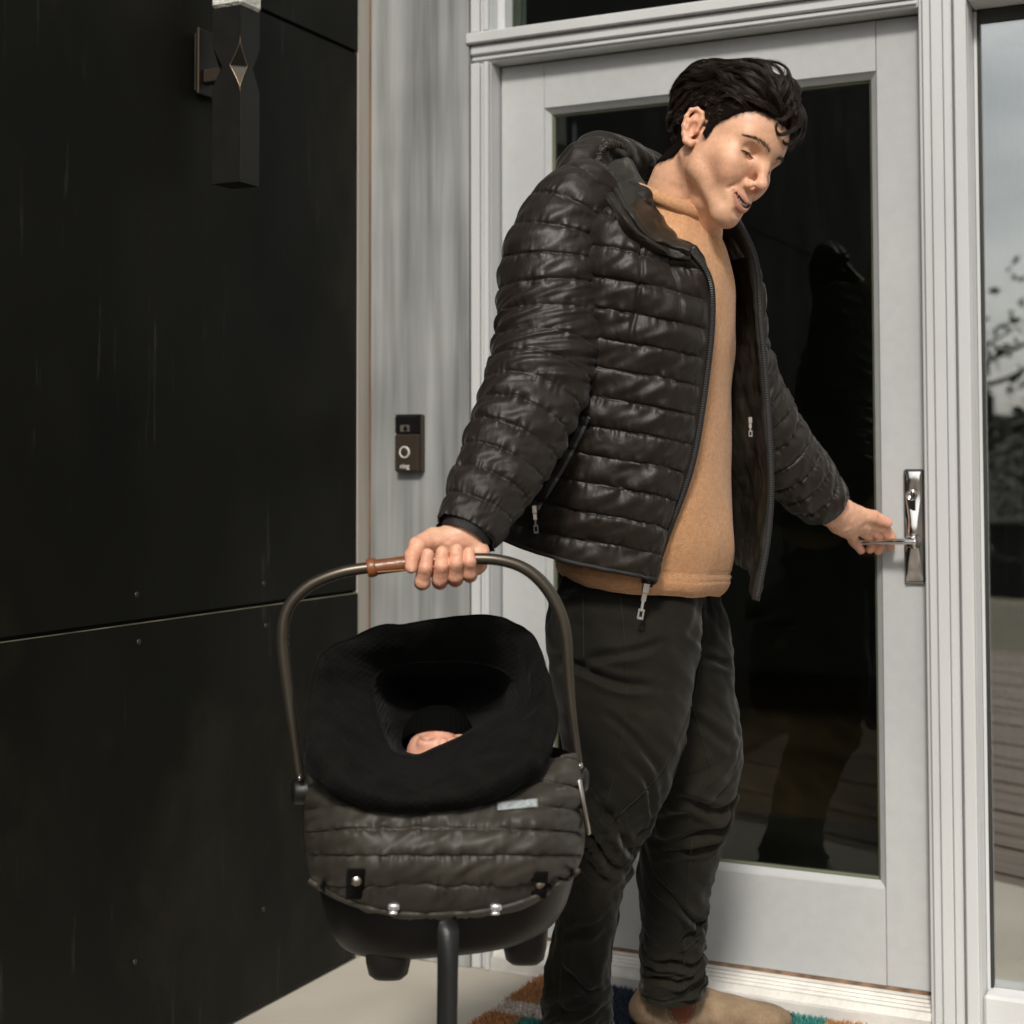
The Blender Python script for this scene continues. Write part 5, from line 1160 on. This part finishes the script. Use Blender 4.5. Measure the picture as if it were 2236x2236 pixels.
P = np.stack(rows_, 1); P = np.swapaxes(cr(np.swapaxes(P, 0, 1), 110), 0, 1)
N = gnormals(P, True); aw = np.linspace(0, 2*np.pi, 360, endpoint=False)[:, None]; rw = np.linspace(0, 1, 110)[None]
P = P+N*(.0042*fbm(P*24, 71, 2)*sst(.02, .12, rw)*sst(.55, .40, rw))[..., None]
HDo = part('hood', grid(P, True), m_jer, CS); fix_normals(HDo)
part('hood_hem', tube(np.concatenate([P[:, 15], P[:1, 15]]), [.0022]*361, None, 8, 721), m_jer, HDo)
# webbing strap, pivots
sx = [at(978, 2008, 2.262), at(979, 2040, 2.250), at(978, 2090, 2.245), at(977, 2160, 2.245), at(976, 2240, 2.246), at(975, 2330, 2.248)]
tw_ = np.interp(np.linspace(0, 1, 60), [0, .18, .5, 1], [.75, .15, -.25, -.35])[:, None]; sd_ = CR*np.cos(tw_)+CF*np.sin(tw_)
part('webbing_strap', ribbon(np.array(sx), pxm(46, 2.25), .0016, sd_, 60), mat('black_webbing', (.013, .014, .0135), .38, spec=.5, fine=.2, fscale=700., bump=.12, bscale=420, bstretch=(.3, .3, 1.6)), CS)
for x, y, sgn_ in ((655, 1698, -1), (1266, 1672, 1)):
    hb_ = part('pivot', lathe([(.0001, .012), (.015, .012), (.019, .008), (.020, -.012)], (sgn_, -.25, 0), at(x, y+30, 2.41), 24), m_shell, CS)
    part('rivet', lathe([(.0001, .006), (.0035, .005), (.005, 0)], (0, -1, .1), at(x, y, 2.388), 14), m_nick, hb_)
part('side_plate', cbox((-.004, -.012, -.05), (.004, .012, .035), .003, np.array([CR, CF, nrm(CU-.18*CR)]), at(1272, 1748, 2.36)), m_nick, CS)

# ---------------------------------------------------------------- baby
BB = thing('person', at(950, 1640, 2.52), 'baby asleep in the car seat, only forehead and closed eyes showing', 'person')
hc = at(956, 1648, 2.510); br = np.array([.050, .052, .047])
ex_ = [(932, 1618), (1003, 1612)]
def baby_sdf(P):
    d = S_ell(P, hc, br)
    for x, y in ex_:
        e = at(x, y, 2.465); d = smin(d, S_ell(P, e+np.array([0, .008, -.004]), (.014, .010, .009)), .01)
        d = smax(d, -S_cone(P, e+np.array([-.012, -.002, -.001]), e+np.array([.012, -.002, .0015]), .0013, .0013), .002)
        d = smax(d, -S_cone(P, e+np.array([-.011, .001, .010]), e+np.array([.011, .001, .011]), .0012, .0012), .003)
    d = smin(d, S_cone(P, at(968, 1622, 2.466), at(972, 1642, 2.458), .006, .008), .01)
    d = smin(d, S_ell(P, hc+np.array([0, .09, -.10]), (.075, .11, .10)), .03)
    return d
V, Fq = surfnet(baby_sdf, hc-np.array([.09, .075, .215]), hc+np.array([.09, .215, .07]), .0024)
Cb = np.tile((.70, .36, .25), (len(V), 1))
for x, y in ex_:
    e = at(x, y, 2.465); Cb = blend(Cb, .85*np.exp(-((V[:, 0]-e[0])/.013)**4-((V[:, 2]-e[2]-.25*np.abs(V[:, 0]-e[0]))/.0020)**2)*(V[:, 1] < 2.50), (.22, .07, .05))
    Cb = blend(Cb, .35*np.exp(-((V[:, 0]-e[0])/.012)**4-((V[:, 2]-e[2]-.010)/.0022)**2)*(V[:, 1] < 2.50), (.40, .14, .09))
bb_ = part('body', (V, Fq), m_skin, BB); vcol(bb_, Cb)
th = np.linspace(0, np.pi*.53, 40); ph = np.linspace(0, 2*np.pi, 120, endpoint=False); axh = nrm(np.array([.04, .55, .84])); e1 = nrm(np.cross(axh, (1, 0, 0))); e2 = np.cross(axh, e1)
R_ = (.058+.0014*np.sin(ph*40)[:, None]*np.ones(40)[None])
hcc = hc+np.array([0, .024, .016]); P = hcc+R_[..., None]*(np.sin(th)[None, :, None]*(np.cos(ph)[:, None, None]*e1+np.sin(ph)[:, None, None]*e2)+np.cos(th)[None, :, None]*axh)
o = part('knit_hat', grid(P, True), mat('black_knit', (.0022, .0022, .0022), .95, spec=.05), BB); fix_normals(o)
# swaddling blanket below the face
P = np.array([[hc+np.array([.085*math.cos(a)*math.sin(b), .10+.12*math.sin(a)*math.sin(b), -.12+.09*math.cos(b)]) for b in np.linspace(0, np.pi, 16)] for a in np.linspace(0, 2*np.pi, 24, endpoint=False)])
o = part('blanket', grid(P, True), m_jer, BB); fix_normals(o)

# ================================================================== BEHIND THE CAMERA (seen only in the glass)
def place(px, py, dist):
    """point mirrored in the sidelight for a photo pixel, dist metres beyond the glass"""
    d = ray(px, py); Q = P0-WN*.03; t = ((Q-CO)@WN)/(d@WN); h = CO+d*t; d = nrm(d); r = d-2*(d@WN)*WN; return h+r*dist
m_sid = mat('dark_siding', (.035, .033, .028), .8, var=.15); m_roof = mat('dark_shingles', (.03, .029, .027), .9, var=.3, vscale=12); m_trim = mat('white_trim', (.5, .5, .48), .6); m_wg = mat('window_dark', (.03, .04, .04), .1)
def house(c, yaw, w, l, h, rh, label):
    c = np.array(c, float); a = np.array([math.cos(yaw), math.sin(yaw), 0]); b = np.array([-math.sin(yaw), math.cos(yaw), 0]); M3 = np.array([a, b, WZ])
    H = thing('house', c, label, 'house', 'houses across the street')
    part('wall', cbox((-w/2, -l/2, 0), (w/2, l/2, h), .02, M3, c), m_sid, H, False)
    k = .4; V = [(-w/2-k, -l/2-k, h+.01), (w/2+k, -l/2-k, h+.01), (w/2+k, l/2+k, h+.01), (-w/2-k, l/2+k, h+.01), (0, -l/2-k, h+rh), (0, l/2+k, h+rh)]
    rf = part('roof', (np.array(V)@M3+c, [(0, 1, 4), (2, 3, 5), (1, 2, 5, 4), (3, 0, 4, 5), (3, 2, 1, 0)]), m_roof, H, False)
    part('chimney', cbox((w*.2, l*.1, h+rh*.3), (w*.2+.7, l*.1+.7, h+rh+.5), .02, M3, c), m_sid, rf, False)
    for sgn in (-1, 1):
        for x in (-w*.28, w*.22):
            wn_ = part('window', cbox((x-.6, sgn*l/2-.04, 1.0), (x+.6, sgn*l/2+.04, 2.2), .02, M3, c), m_trim, H, False); part('pane', cbox((x-.5, sgn*l/2-.06, 1.1), (x+.5, sgn*l/2+.06, 2.1), .01, M3, c), m_wg, wn_, False)
    dd = part('door', cbox((-.45, -l/2-.05, 0), (.45, -l/2+.05, 2.0), .02, M3, c), m_trim, H, False); part('handle', cbox((.33, -l/2-.1, .95), (.38, -l/2-.04, 1.05), .01, M3, c), m_nick, dd, False)
p = place(2192, 905, 46); gz = ground_h(p[0], p[1]); house((p[0], p[1], gz), math.radians(35), 9, 12, 2.4, p[2]-gz-2.4, 'dark gabled bungalow mirrored low in the sidelight glass')
p = place(2290, 925, 52); gz = ground_h(p[0], p[1]); house((p[0]-6, p[1]+2, gz), math.radians(20), 10, 11, 2.5, 2.6, 'second dark bungalow beside the first, mirrored at the frame edge')
m_bark = mat('bark', (.05, .04, .03), .9, var=.4, vscale=8, bump=.6, bscale=20); m_leaf = mat('leaf', (.045, .06, .025), .7, var=.4, vscale=3)
def tree(base, H_, R_, seed, label, nl=520):
    r = np.random.default_rng(seed); base = np.array(base, float); T_ = thing('tree', base, label, 'tree', 'street trees')
    tp_ = [base+np.array([0, 0, H_*k])+np.append(r.normal(0, .12*k*H_*.2, 2), 0) for k in (0, .25, .5, .75, .95)]
    brs = [tube(tp_, [.16, .13, .10, .06, .02], None, 10, 24, caps=False)]; tips = []
    for k in range(16):
        t = r.uniform(.3, .9); s = cr(np.array(tp_), 41)[int(t*40)]; a = r.uniform(0, 6.28); L_ = R_*(1.1-t*.6)*r.uniform(.7, 1.1); e = s+np.array([math.cos(a)*L_, math.sin(a)*L_, L_*r.uniform(.15, .6)]); m = (s+e)/2+r.normal(0, .12, 3)
        brs.append(tube([s, m, e], [.05*(1.2-t), .03, .008], None, 6, 12, caps=False)); tips += [e, m, (m+e)/2]
    part('trunk', joinq(*brs), m_bark, T_)
    tips = np.array(tips); c = tips[r.integers(0, len(tips), nl)]+r.normal(0, R_*.17, (nl, 3)); n1 = nrm(r.normal(0, 1, (nl, 3))); n2_ = nrm(np.cross(n1, r.normal(0, 1, (nl, 3)))); s = r.uniform(.05, .11, (nl, 1))
    V = np.stack([c-n1*s, c+n2_*s*.55, c+n1*s, c-n2_*s*.55], 1).reshape(-1, 3); part('crown', (V, np.arange(nl*4).reshape(-1, 4)), m_leaf, T_, False)
p = place(2215, 800, 17); tree((p[0]-1.2, p[1]-.5, ground_h(p[0], p[1])), 4.2, 2.2, 3, 'sparse street tree whose branches are mirrored in the sidelight')
p = place(2150, 960, 30); tree((p[0]+1, p[1], ground_h(p[0], p[1])), 3.4, 1.8, 5, 'low dark tree beside the mirrored bungalow')
